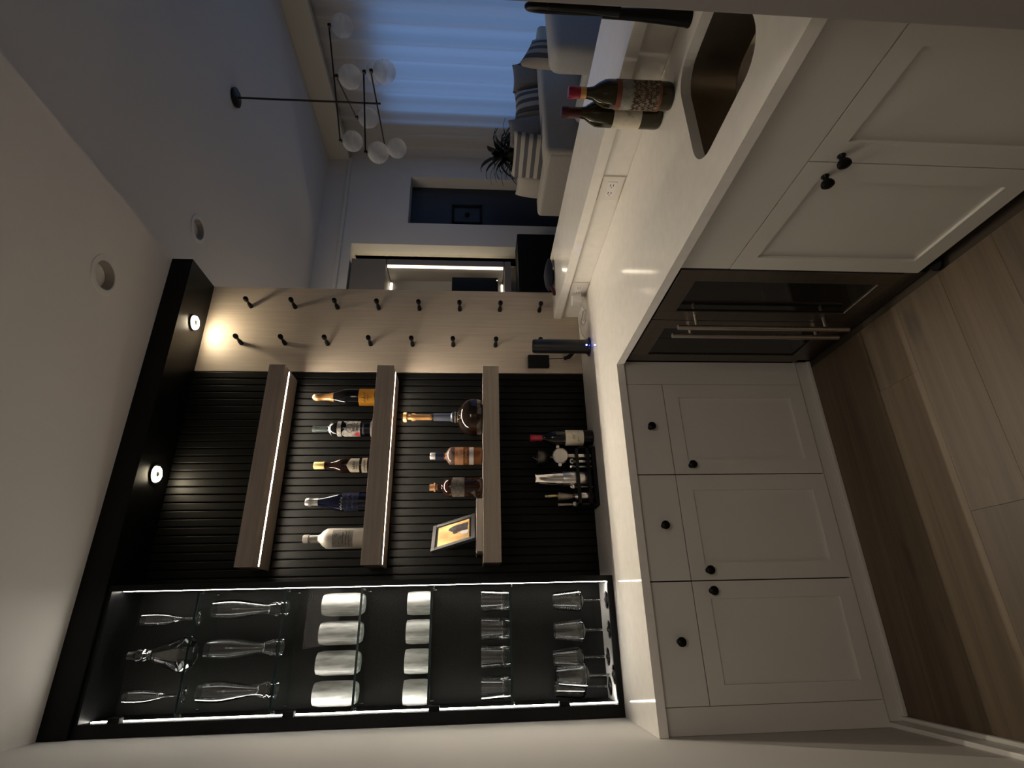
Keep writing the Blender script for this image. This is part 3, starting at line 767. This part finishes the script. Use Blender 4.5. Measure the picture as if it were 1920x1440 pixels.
# amber whisky bottle
x = 1.146; A = camang(x, BY)
t = bottle('whisky_bottle', x, BY, S3, [(0, .006), (.034, 0), (.043, .004), (.0455, .012), (.0455, .150), (.043, .166), (.030, .178), (.020, .184), (.0165, .19), (.0155, .25), (0, .25)], AMBER, 'amber whisky bottle with navy and silver cap and grey label band')
part(t, 'cap', [(.0160, .238), (.0185, .239), (.0185, .262), (.0165, .265), (0, .2655)], SILVER)
part(t, 'neck_sleeve', [(.0168, .196), (.0172, .2375), (.0160, .2378)], NAVYL)
part(t, 'shoulder', [(.0205, .185), (.0315, .1785), (.0437, .1665), (.0462, .150), (.0462, .142)], pmat('smoky_shoulder', (.09, .06, .05), .12))
label_patch(t, .0461, .046, .068, LGREY, A, 1.25, 'label_band')
label_patch(t, .0461, .098, .140, pmat('copper_label', (.42, .20, .10), .5, noise=.2, nscale=(70, 70, 70)), A, 1.25, 'upper_label')
ink(t, .0465, A, [script_line(.118, -.8, .8, .009, 30, 41), script_line(.084, -.8, .8, .006, 30, 42)], pmat('pale_ink', (.5, .35, .25), .6))
# corked bottle with dark spirit
x = .987; A = camang(x, BY)
t = bottle('corked_bottle', x, BY, S3, [(0, .006), (.036, 0), (.046, .004), (.0485, .012), (.0490, .150), (.0475, .168), (.040, .184), (.027, .195), (.0175, .201), (.0155, .206), (.0155, .222), (0, .222)], DAMBER, 'dark spirit bottle with cork stopper beside the framed photo')
part(t, 'stopper', [(0, .2225), (.0135, .2225), (.0135, .234), (.0215, .2345), (.0215, .241), (.0150, .2415), (.0160, .262), (0, .2625)], CORK)
label_patch(t, .0496, .090, .158, pmat('smoked_label', (.10, .09, .08), .5, noise=.7, nscale=(60, 60, 60)), A, 1.25, 'label', lambda k, z: z - .01*abs(2*k-1))
ink(t, .0496, A, [[(-.9, .018), (-.9, .046), (.9, .046), (.9, .018), (-.9, .018)]], pmat('copper_line', (.30, .13, .08), .5), .0010)
# book and photo frame
t = thing('book', (.786, -.105, S3), 'pale book lying flat under the framed photo', 'book')
MB().box(.662, .920, -.188, -.022, S3+.0005, S3+.0040, b=.001).box(.662, .920, -.188, -.022, S3+.0290, S3+.0325, b=.001).build('cover', pmat('pale_cover', (.52, .48, .43), .6), t)
MB().box(.672, .915, -.184, -.030, S3+.0041, S3+.0289).build('pages', PAPER, t)
t = thing('photo_frame', (.797, -.122, S3+.0362), 'charcoal framed photograph leaning back on the pale book', 'picture frame')
tilt = math.radians(20)
def fpart(mb, n, mt, par=None):
    o = mb.build(n, mt, t); o.location = (0, 0, 0); o.rotation_euler = (-tilt, 0, 0); t.rotation_euler = (0, 0, math.radians(44)); return o
W2, H = .096, .222; bw = .020
mb = MB(); mb.box(-W2, W2, -.006, .010, 0, bw, b=.003).box(-W2, W2, -.006, .010, H-bw, H, b=.003).box(-W2, -W2+bw, -.006, .010, bw, H-bw, b=.003).box(W2-bw, W2, -.006, .010, bw, H-bw, b=.003)
fpart(mb, 'frame', FRAMEG)
fpart(MB().box(-W2+bw, W2-bw, .001, .008, bw, H-bw), 'mount', BLKMAT)
fpart(MB().box(-W2+bw+.006, W2-bw-.006, -.0005, .0008, bw+.012, H-bw-.010), 'photo_background', [PHOTO])
# two dark figures of the print, flat silhouettes
def sil(pts): 
    m2 = MB(); m2.add([(a, -.0010, b) for a, b in pts] + [(a, -.0006, b) for a, b in pts], [list(range(len(pts)))] + [[i, (i+1) % len(pts), len(pts)+(i+1) % len(pts), len(pts)+i] for i in range(len(pts))]); return m2
fpart(sil([(-.008, .040), (.048, .036), (.050, .110), (.040, .135), (.028, .140), (.012, .125), (-.004, .10)]), 'print_dark_shape', PHOTOD)
fpart(sil([(-.036, .040), (-.012, .036), (-.006, .072), (-.018, .080), (-.034, .066)]), 'print_pale_shape', LGREY)
fpart(sil([(-.012, .090), (.004, .088), (.010, .108), (-.002, .118), (-.014, .108)]), 'print_small_shape', PHOTOD)

# ------------------------------------------------------------------ counter: wine bottle, bar tool set
PORT = [(0, .008), (.028, 0), (.037, .003), (.0395, .012), (.0395, .198), (.0375, .216), (.028, .236), (.018, .252), (.0155, .27), (.0148, .325), (0, .326)]
def wine_bottle(name, x, y, z, foil, foil0, label, gm, s=1.0, h=.332):
    k = h/.330
    t = bottle(name, x, y, z, [(r*s, q*k) for r, q in PORT], gm, label, cat='bottle')
    part(t, 'capsule', [(.0160*s, foil0*k), (.0158*s, .305*k), (.0172*s, .307*k), (.0172*s, .322*k), (.0158*s, .330*k), (0, .3305*k)], foil)
    return t
x, y = 1.243, -.11; A = camang(x, y)
t = wine_bottle('wine_bottle', x, y, .914, REDF, .262, 'red wine bottle with cream label and red capsule beside the bar tools', GBLACK, 1.05)
label_patch(t, .0420, .055, .150, CREAM, A, 1.3)
ink(t, .0424, A, [[(.7, .122), (.25, .100), (-.3, .080), (-.75, .062)], script_line(.108, -.1, .35, .010, 14, 51), script_line(.085, -.5, .1, .003, 18, 52)], w=.0007)

t = thing('bar_tool_stand', (1.035, -.085, .914), 'black stand for bar tools on the back counter', 'stand')
BX0, BX1, BY0, BY1 = .885, 1.188, -.142, -.030
MB().box(BX0, BX1, BY0, BY1, .9145, .932, b=.002).build('base', BLKMAT, t)
for z in (.948, 1.004):
    MB().box(BX0, BX1, BY0, BY0+.012, z, z+.016).box(BX0, BX1, BY1-.012, BY1, z, z+.016).build('rail', BLKMAT, t)
for xx in (BX0, BX1-.010):
    MB().box(xx, xx+.010, BY0, BY1, .932, 1.020).build('end_post', BLKMAT, t)
def tool(name, x, y, z, parts, label, tx=0, ty=0):
    t = thing(name, (x, y, z), label, 'bar tool', 'steel bar tools in the black stand')
    for n, mb, mt in parts:
        o = mb.build(n, mt, t, True); o.location = (0, 0, 0)
    t.rotation_euler = (tx, ty, 0)
    return t
CY = -.085
tool('cocktail_shaker', 1.031, CY, .933, [('lower_tin', MB().lathe([(0, 0), (.024, .002), (.034, .014), (.038, .03), (.0405, .15), (.0395, .152), (0, .152)], 22), STEEL), ('upper_tin', MB().lathe([(.0385, .1525), (.0355, .20), (.030, .285), (.0315, .288), (.0315, .295), (.028, .296), (0, .294)], 22), CHROME)], 'tall two-part steel cocktail shaker in the middle of the bar tool stand')
st = MB(); st.lathe([(.040, 0), (.043, .003), (.040, .006)], 26, (0, 0, .16), '-Y'); st.lathe([(0, .002), (.038, .002), (.038, .004), (0, .004)], 26, (0, 0, .16), '-Y')
coil = MB(); coil.tube([(.040*math.cos(a)*.92, -.006-.002*math.sin(a*14), .16+.040*math.sin(a)*.92) for a in [k*2*PI/84 for k in range(85)]], .0016, 5)
tool('strainer', 1.146, CY-.03, .933, [('disc', st, STEEL), ('spring', coil, CHROME), ('handle', MB().box(-.008, .008, -.004, 0, .0, .125, b=.002), STEEL), ('ears', MB().lathe([(0, 0), (.009, .001), (0, .004)], 12, (.048, 0, .172), '-Y').lathe([(0, 0), (.009, .001), (0, .004)], 12, (-.048, 0, .165), '-Y'), STEEL)], 'round steel cocktail strainer hanging in the bar tool stand')
tool('mesh_strainer', 1.150, CY+.015, .933, [('bowl', MB().lathe([(.044, .275), (.043, .262), (.036, .236), (.020, .214), (0, .206)], 20), pmat('dark_mesh', (.05, .045, .04), .35, .8)), ('hook', MB().tube([(-.014, 0, .274), (0, 0, .298), (.014, 0, .274)], .0018, 6), CHROME), ('handle', MB().tube([(0, 0, 0), (0, 0, .210)], .004, 8), STEEL)], 'dark mesh strainer bowl behind the round strainer')
tool('bottle_opener', 1.118, CY-.02, .933, [('blade', MB().box(-.007, .007, -.003, .003, 0, .090, b=.002), STEEL), ('ring', MB().lathe([(.006, 0), (.013, .001), (.013, .005), (.006, .006)], 16, (0, 0, .10), '-Y'), STEEL)], 'short steel opener between strainer and shaker')
tool('pourer', 1.090, CY-.02, .933, [('stem', MB().tube([(0, 0, 0), (0, 0, .085), (.004, -.004, .105)], .0045, 8), STEEL), ('tip', MB().lathe([(0, .10), (.008, .104), (.009, .114), (0, .120)], 12), CHROME)], 'small steel pourer right of the shaker')
tool('bar_spoon', .955, CY, .933, [('shaft', MB().tube([(0, 0, 0), (-.006, 0, .12), (-.012, 0, .232)], [.003, .0045, .0065], 8), GOLDY), ('ball_tip', MB().lathe([(0, -.010), (.007, -.007), (.010, 0), (.007, .007), (0, .010)], 12, (-.012, 0, .240)), CHROME)], 'brass-toned bar spoon with ball tip beside the jigger')
tool('jigger', .938, CY-.012, .933, [('lower_cup', MB().lathe([(.017, 0), (.0235, .02), (.022, .07), (.008, .098)], 18), STEEL), ('upper_cup', MB().lathe([(.008, .098), (.014, .112), (.021, .168), (.022, .182), (.019, .18), (0, .11)], 18), DSTEEL)], 'double-ended steel jigger in the bar tool stand')
tool('muddler', .907, CY, .933, [('rod', MB().tube([(0, 0, 0), (0, 0, .10), (.004, 0, .185)], [.006, .007, .012], 10), DSTEEL), ('head', MB().lathe([(0, .088), (.012, .092), (.014, .1), (.012, .108), (0, .112)], 14, (0, -.006, 0)), STEEL)], 'dark steel muddler at the left end of the bar tool stand', ty=-.06)
tool('stopper', .985, CY-.02, .933, [('stem', MB().tube([(0, 0, 0), (0, 0, .092)], .005, 8), DSTEEL), ('knob', MB().lathe([(0, .092), (.009, .094), (.012, .102), (.009, .112), (0, .114)], 12).lathe([(0, .112), (.006, .113), (.007, .119), (0, .124)], 12), CHROME)], 'small steel bottle stopper left of the shaker')

# ------------------------------------------------------------------ black tower device, its power adapter
t = thing('router', (1.728, -.216, .914), 'black cylindrical tower router with blue light on the counter', 'router')
rx, ry = 1.728, -.216
MB().lathe([(0, 0), (.052, 0), (.052, .004), (.042, .010), (.0385, .020), (.0385, .30), (.036, .306), (0, .306)], 28, (rx, ry, .9145)).build('body', pmat('router_black', (.016, .016, .018), .32), t, True)
MB().lathe([(0, .306), (.034, .3062), (.034, .309), (0, .310)], 24, (rx, ry, .9145)).build('top_grille', BLKMAT, t, True)
ca = camang(rx, ry) + .25
MB().lathe([(0, -.004), (.003, -.003), (.0042, 0), (.003, .003), (0, .004)], 10, (rx + .0385*math.cos(ca), ry + .0385*math.sin(ca), .937)).build('indicator', LED_BLUE, t, True)
t = thing('power_adapter', (1.733, -.03, 1.17), 'black power adapter plugged into the oak panel', 'adapter')
MB().box(1.696, 1.770, -.034, -.0005, 1.108, 1.230, b=.005).build('housing', BLKMAT, t)
MB().tube([(1.752, -.018, 1.107), (1.753, -.02, 1.06), (1.75, -.03, 1.03), (1.755, -.035, 1.005)], .0022, 6).build('cord', BLKMAT, t, True)
MB().tube([(1.748, -.03, 1.022), (1.756, -.034, .995), (1.778, -.04, .972), (1.79, -.04, .966)], [.010, .013, .012, .007], 8).build('cord_bundle', BLKMAT, t, True)
MB().tube([(1.762, -.034, .990), (1.775, -.05, .97), (1.785, -.10, .945), (1.77, -.17, .925), (1.76, -.20, .922)], .0022, 6).build('lead', BLKMAT, t, True)

# wall socket plates on the backsplash
def socket(y, label):
    t = thing('wall_socket', (2.042, y, .967), label, 'socket')
    MB().box(2.0375, 2.0428, y-.068, y+.068, .920, 1.012, b=.002).build('plate', OUTLETP, t)
    f = MB().box(2.0355, 2.0374, y-.040, y+.040, .946, .987, b=.0008).build('face', WHITEP, t)
    mb = MB()
    for yy in (y-.022, y+.022):
        mb.box(2.0349, 2.0356, yy-.006, yy+.006, .958, .961).box(2.0349, 2.0356, yy-.006, yy+.006, .971, .974).box(2.0349, 2.0356, yy+.010, yy+.014, .9635, .9675)
    mb.build('slots', SLOT, f)
socket(-1.058, 'white double wall socket on the backsplash left of the bottles')
socket(-.30, 'white wall socket on the backsplash near the oak panel corner')
t = thing('charger', (2.02, -.245, .96), 'white phone charger plugged in by the oak panel', 'charger')
MB().box(1.975, 2.035, -.275, -.225, .945, .995, b=.005).build('housing', WHITEP, t)
MB().tube([(1.975, -.25, .955), (1.955, -.25, .935), (1.945, -.22, .9175), (1.93, -.15, .9175), (1.96, -.10, .9175), (1.99, -.16, .9175), (1.95, -.24, .9175), (1.90, -.20, .9175), (1.915, -.12, .9175), (1.97, -.08, .9175)], .0026, 6).build('cable', pmat('pale_cable', (.55, .53, .50), .5), t, True)
t = thing('ethernet_plug', (1.86, -.16, .914), 'thin white cable ending at the router base', 'cable')
MB().tube([(1.98, -.06, .918), (1.92, -.06, .917), (1.86, -.10, .917), (1.80, -.17, .9175), (1.775, -.20, .920)], .0024, 6).build('cord', WHITEP, t, True)
MB().box(1.905, 1.935, -.066, -.054, .915, .923, b=.002).build('clip', WHITEP, t)

# ------------------------------------------------------------------ two wine bottles by the sink
x, y = 1.905, -1.600; A = camang(x, y)
t = wine_bottle('wine_bottle', x, y, .914, REDF, .285, 'green wine bottle with engraved picture label and bright red capsule by the sink', GGREEN, 1.10)
part(t, 'capsule_band', [(.0182, .276), (.0180, .294)], GOLD)
label_patch(t, .0440, .040, .182, PRINT, A, 1.45)
label_patch(t, .0443, .040, .048, BRICKB, A, 1.45, 'lower_band'); label_patch(t, .0443, .168, .184, BRICKB, A, 1.45, 'upper_band')
label_patch(t, .0443, .128, .166, pmat('print_sky', (.26, .25, .215), .7, noise=.3, nscale=(60, 60, 60)), A, 1.45, 'print_sky')
ink(t, .0445, A, [script_line(z, -1.2, 1.2, .012, 40, int(z*1000)) for z in (.06, .075, .092, .11, .125)], pmat('print_ink', (.07, .045, .03), .7), .0010)
ink(t, .0446, A, [script_line(z, -1.1, 1.2, .010, 34, int(z*1700)) for z in (.066, .083, .104)], pmat('print_highlight', (.40, .36, .28), .7), .0008)
x, y = 1.935, -1.503; A = camang(x, y)
t = wine_bottle('wine_bottle', x, y, .914, DREDF, .245, 'green wine bottle with plain cream label and dark capsule by the sink', GGREEN, 1.10, .338)
label_patch(t, .0440, .072, .166, CREAM, A, 1.5)
ink(t, .0444, A, [script_line(.12, -.1, .9, .010, 20, 71), [(-.2, .10), (.1, .115), (.35, .100), (.5, .125)]], pmat('sepia_ink', (.30, .24, .16), .7), .0008)

# dark pouch on the ledge
t = thing('pouch', (2.29, -.085, 1.0612), 'dark navy rounded pouch lying on the ledge by the oak panel', 'pouch')
bm = bmesh.new(); bmesh.ops.create_uvsphere(bm, u_segments=24, v_segments=12, radius=1)
for v in bm.verts:
    v.co = Vector((v.co.x*.115, v.co.y*.055, (v.co.z*.5+.5)*.058*(1 - .25*max(0, v.co.x)))); 
o = MB().bm(bm).build('bag', NAVYC, t, True); o.location = (0, 0, 0)
o = MB().tube([(-.10, -.02, .022), (-.135, -.03, .012), (-.165, -.03, .007)], [.010, .012, .009], 8).build('strap', DREDF, t, True); o.location = (0, 0, 0)

# ------------------------------------------------------------------ recessed lights that are off
def canlight(x, y, z, r, label):
    t = thing('recessed_light', (x, y, z), label, 'light', 'unlit recessed ceiling lights')
    o = MB().lathe([(r*1.38, -.0004), (r*1.36, -.004), (r*1.02, -.005), (r*.985, -.003), (r*.985, .010)], 36).build('trim_ring', TRIM, t, True); o.location = (0, 0, 0)
    o = MB().lathe([(r*.985, .0), (r*.80, .036)], 36).build('baffle', pmat('baffle_grey', (.30, .27, .24), .6), t, True); o.location = (0, 0, 0)
    o = MB().lathe([(r*.985, .0365), (r*.7, .034), (0, .031)], 36).build('lens', WHITEP, t, True); o.location = (0, 0, 0)
canlight(CAN1[0], CAN1[1], ZB, CAN1[2], 'unlit recessed ceiling light over the bar in front of the header')
canlight(CAN2[0], CAN2[1], ZL, CAN2[2], 'unlit recessed ceiling light in the living room ceiling')

# ------------------------------------------------------------------ living room: media alcove
t = thing('media_unit', (3.9, YF+.25, 0), 'taupe media wall unit with lit shelf recess in the alcove', 'media unit')
UX = 4.50; uy0, uy1 = YF+.02, YF+.41
MB().box(3.12, UX+.02, uy0, uy1, 2.63, 3.05).build('top_panel', TAUPEW, t)
MB().box(UX-.06, UX+.02, uy0, uy1, 1.17, 2.62).build('side_panel', TAUPEW, t)
MB().box(3.12, UX-.06, uy1-.05, uy1, 1.17, 2.63).build('back_panel', pmat('media_back', (.17, .16, .155), .6), t)
MB().box(3.12, UX+.02, uy0, uy1, 1.08, 1.16).build('lower_shelf', TAUPEW, t)
MB().box(UX-.095, UX-.0605, uy0+.01, uy0+.018, 1.18, 2.61).build('vertical_led', LED_MED, t)
MB().box(3.2, UX-.11, uy1-.07, uy1-.055, 2.59, 2.62).build('upper_led', LED_MED, t)
MB().box(3.2, UX-.11, uy1-.07, uy1-.055, 1.168, 1.19).build('lower_led', LED_MED, t)
MB().box(UX+.021, UX+.028, uy1-.06, uy1-.03, 1.2, 3.0).build('side_led', emat('side_led', (1.0, .86, .62), 7.0), t)
t = thing('television', (3.7, YF+.1, 1.25), 'black television in the lit recess of the media unit', 'television')
MB().box(3.16, 4.30, YF+.06, YF+.10, 1.245, 1.815, b=.004).build('screen', pmat('tv_screen', (.004, .004, .005), .45, spec=.2), t)
MB().box(3.5, 3.9, YF+.10, YF+.14, 1.161, 1.7).build('mount', BLKMAT, t)
MB().box(4.255, 4.265, YF+.057, YF+.061, 1.25, 1.26).build('standby_light', LED_DOT, t)
t = thing('media_console', (3.9, YF-.2, 0), 'low black media console below the television', 'console')
MB().box(3.12, 4.68, YF-.32, YF+.015, .0, 1.02, b=.004).build('body', BLKMAT, t)
MB().box(3.13, 3.90, YF-.335, YF-.321, .05, 1.0).build('door', BLACK, t); MB().box(3.905, 4.67, YF-.335, YF-.321, .05, 1.0).build('door', BLACK, t)

# ------------------------------------------------------------------ curtain
bm = bmesh.new(); NY, NZ = 380, 6; cy0, cy1, cz0, cz1 = -4.7, 2.66, .03, 3.4
grid = []
for i in range(NY+1):
    yy = cy0 + (cy1-cy0)*i/NY
    fold = .035*math.sin(yy*2*PI/.205) + .018*math.sin(yy*2*PI/.47+1.0) + .008*math.sin(yy*2*PI/.11)
    grid.append([bm.verts.new((XW + .01 + fold*(.8+.2*k/NZ), yy, cz0 + (cz1-cz0)*k/NZ)) for k in range(NZ+1)])
for i in range(NY):
    for k in range(NZ): bm.faces.new((grid[i][k], grid[i+1][k], grid[i+1][k+1], grid[i][k+1]))
tag(MB().bm(bm).build('curtain', CURT, None, 'all'), 'sheer full-height curtain glowing blue in front of the window', 'curtain')

# ------------------------------------------------------------------ chandelier
CHX, CHY = 4.335, .428
t = thing('chandelier', (CHX, CHY, ZL), 'branching dark metal chandelier with opal globes in the living room', 'chandelier')
MB().lathe([(0, 3.4995), (.075, 3.4995), (.078, 3.48), (.055, 3.468), (0, 3.466)], 28, (CHX, CHY, 0)).build('canopy', BRONZE, t, True)
MB().tube([(CHX, CHY, 3.47), (CHX, CHY, 2.325)], .008, 8).build('stem', BRONZE, t, True)
for z, a, b in ((2.72, (4.80, .10), (4.263, .759)), (2.455, (4.527, .290), (3.99, .62)), (2.36, (4.348, .148), (4.357, .904)), (2.60, (4.203, .099), (4.523, .729))):
    bar = MB().tube([(a[0], a[1], z), (b[0], b[1], z)], .0065, 8).build('arm', BRONZE, t, True)
    for p in (a, b):
        MB().lathe([(0, .012), (.016, .008), (.018, -.012), (.012, -.018), (0, -.018)], 14, (p[0], p[1], z)).build('socket_cap', BRONZE, bar, True)
        R = .088
        MB().lathe([(.012, -.018)] + [(R*math.sin(u), -.018 - R + R*math.cos(u)) for u in [.15 + (PI-.15)*k/14 for k in range(15)]][:-1] + [(0, -.018-2*R)], 24, (p[0], p[1], z)).build('globe', GLOBE, bar, True)

# ------------------------------------------------------------------ sofa, armchair, cushions, plant
def soft(mb_box, name, mt, parent, bev):
    bm = bmesh.new(); bmesh.ops.create_cube(bm, size=1)
    x0, x1, y0, y1, z0, z1 = mb_box
    for v in bm.verts: v.co = Vector(((x0+x1)/2 + v.co.x*(x1-x0), (y0+y1)/2 + v.co.y*(y1-y0), (z0+z1)/2 + v.co.z*(z1-z0)))
    bmesh.ops.bevel(bm, geom=bm.edges[:], offset=bev, segments=4, affect='EDGES', profile=.5)
    return MB().bm(bm).build(name, mt, parent, 'all')
sx, sy, sz = 4.30, .812, .895
t = thing('sofa', (5.2, 1.3, 0), 'long linen sofa with its back towards the bar', 'sofa')
soft((sx+.02, 6.05, sy+.03, sy+.92, .06, .42), 'base', TEXTILE, t, .03)
soft((sx+.0, 6.1, sy, sy+.24, .06, sz), 'backrest', TEXTILE, t, .045)
soft((sx-.012, sx+.22, sy+.03, sy+.88, .06, sz-.02), 'armrest', TEXTILE, t, .045); soft((5.88, 6.1, sy+.02, sy+.95, .06, .72), 'armrest', TEXTILE, t, .045)
soft((sx+.23, 5.05, sy+.22, sy+.97, .40, .58), 'seat_cushion', TEXTILE, t, .05); soft((5.06, 5.87, sy+.22, sy+.97, .40, .58), 'seat_cushion', TEXTILE, t, .05)
for xx in (sx+.1, 5.95):
    for yy in (sy+.1, sy+.85): MB().lathe([(0, 0), (.02, 0), (.028, .07), (0, .07)], 10, (xx, yy, 0)).build('leg', BRONZE, t, True)
def cushion(name, cx, cy_, cz, wdt, hgt, thk, mt, rz, rx, label, ry=0):
    bm = bmesh.new(); n = 14; top = {}; bot = {}
    for i in range(n+1):
        for j in range(n+1):
            u, v = i/n*2-1, j/n*2-1
            h = ((1-abs(u)**2.6)*(1-abs(v)**2.6))**.5
            k = 1 - .07*(1-abs(v))*abs(u)**3 - .0
            X, Z = u*wdt/2*(1-.06*(1-v*v)*abs(u)), v*hgt/2*(1-.06*(1-u*u)*abs(v))
            top[i, j] = bm.verts.new((X, -thk/2*h, Z)); bot[i, j] = top[i, j] if i in (0, n) or j in (0, n) else bm.verts.new((X, thk/2*h, Z))
    for i in range(n):
        for j in range(n):
            bm.faces.new((top[i, j], top[i+1, j], top[i+1, j+1], top[i, j+1]))
            q = (bot[i, j], bot[i, j+1], bot[i+1, j+1], bot[i+1, j])
            bm.faces.new(q)
    o = MB().bm(bm).build(name, mt, None, 'all'); o.location = (cx, cy_, cz); o.rotation_euler = (rx, ry, rz)
    return tag(o, label, 'cushion', 'loose cushions on the living room seats')
R90 = PI/2
cushion('cushion', 4.60, 1.18, .90, .52, .54, .17, STRIPE, -R90+.15, -.10, 'dark and light striped cushion at the near end of the sofa')
cushion('cushion', 4.64, 1.615, .86, .33, .48, .13, TEXTILE, -R90, -.12, 'plain cream cushion behind the striped cushion on the sofa arm')
cushion('cushion', 4.91, 1.14, .93, .42, .54, .16, TAUPE, .05, -.16, 'large plain taupe cushion leaning on the sofa back beside the striped one')
cushion('cushion', 5.33, 1.14, .89, .41, .48, .15, STRIPE2, .0, -.20, 'cushion with vertical stripes in the middle of the sofa back')
cushion('cushion', 5.755, 1.15, .88, .42, .52, .16, TAUPE, -.05, -.18, 'large taupe cushion at the window end of the sofa')
ax, ay = 4.55, .02
t = thing('armchair', (5.05, .37, 0), 'rounded pale armchair turned away from the bar, lit blue by the window', 'armchair')
soft((ax, 5.60, ay, ay+.27, .10, .93), 'backrest', BLUEL, t, .09)
soft((ax+.01, ax+.19, ay+.16, ay+.74, .10, .62), 'armrest', BLUEL, t, .06); soft((5.41, 5.59, ay+.16, ay+.74, .10, .62), 'armrest', BLUEL, t, .06)
soft((ax+.19, 5.41, ay+.22, ay+.745, .10, .36), 'base', BLUEL, t, .03); soft((ax+.195, 5.405, ay+.262, ay+.755, .361, .50), 'seat_cushion', BLUEL, t, .05)
for xx in (ax+.1, 5.5):
    for yy in (ay+.1, ay+.65): MB().lathe([(0, 0), (.018, 0), (.026, .11), (0, .11)], 10, (xx, yy, 0)).build('leg', BRONZE, t, True)
cushion('cushion', 5.02, .40, .875, .44, .46, .15, STRIPE2, .10, -.16, 'striped cushion standing on the blue-lit armchair', .35)
t = thing('potted_plant', (5.76, 2.22, 0), 'dark feathery pot plant in the corner behind the sofa', 'plant')
MB().lathe([(0, 0), (.15, 0), (.19, .34), (.20, .42), (.175, .42), (.165, .36), (0, .36)], 24, (5.76, 2.22, 0)).build('pot', pmat('pot_grey', (.2, .19, .18), .7), t, True)
g = random.Random(11)
MB().tube([(5.76, 2.22, .36), (5.75, 2.21, .8), (5.76, 2.22, 1.05)], [.02, .016, .008], 6).build('stem', BRONZE, t, True)
for i in range(170):
    a = g.uniform(0, 2*PI); L = g.uniform(.28, .60); up = g.uniform(.1, 1.05)
    p0 = Vector((5.76, 2.22, g.uniform(.72, 1.18))); dirv = Vector((math.cos(a), math.sin(a), 0))
    m2 = MB(); pts = []
    for k in range(7):
        s_ = k/6; pts.append(p0 + dirv*L*s_*(.75) + Vector((0, 0, L*(up*s_*1.2 - .75*s_*s_))))
    side = Vector((-dirv.y, dirv.x, 0))
    vs = []; 
    for k, p in enumerate(pts):
        wd = .030*math.sin(PI*(k+.4)/6.9); vs += [tuple(p+side*wd), tuple(p+Vector((0, 0, .004))), tuple(p-side*wd)]
    fs = []
    for k in range(6): fs += [(3*k, 3*k+3, 3*k+4, 3*k+1), (3*k+1, 3*k+4, 3*k+5, 3*k+2)]
    m2.add(vs, fs); m2.build('leaf', LEAF, t, 'all')
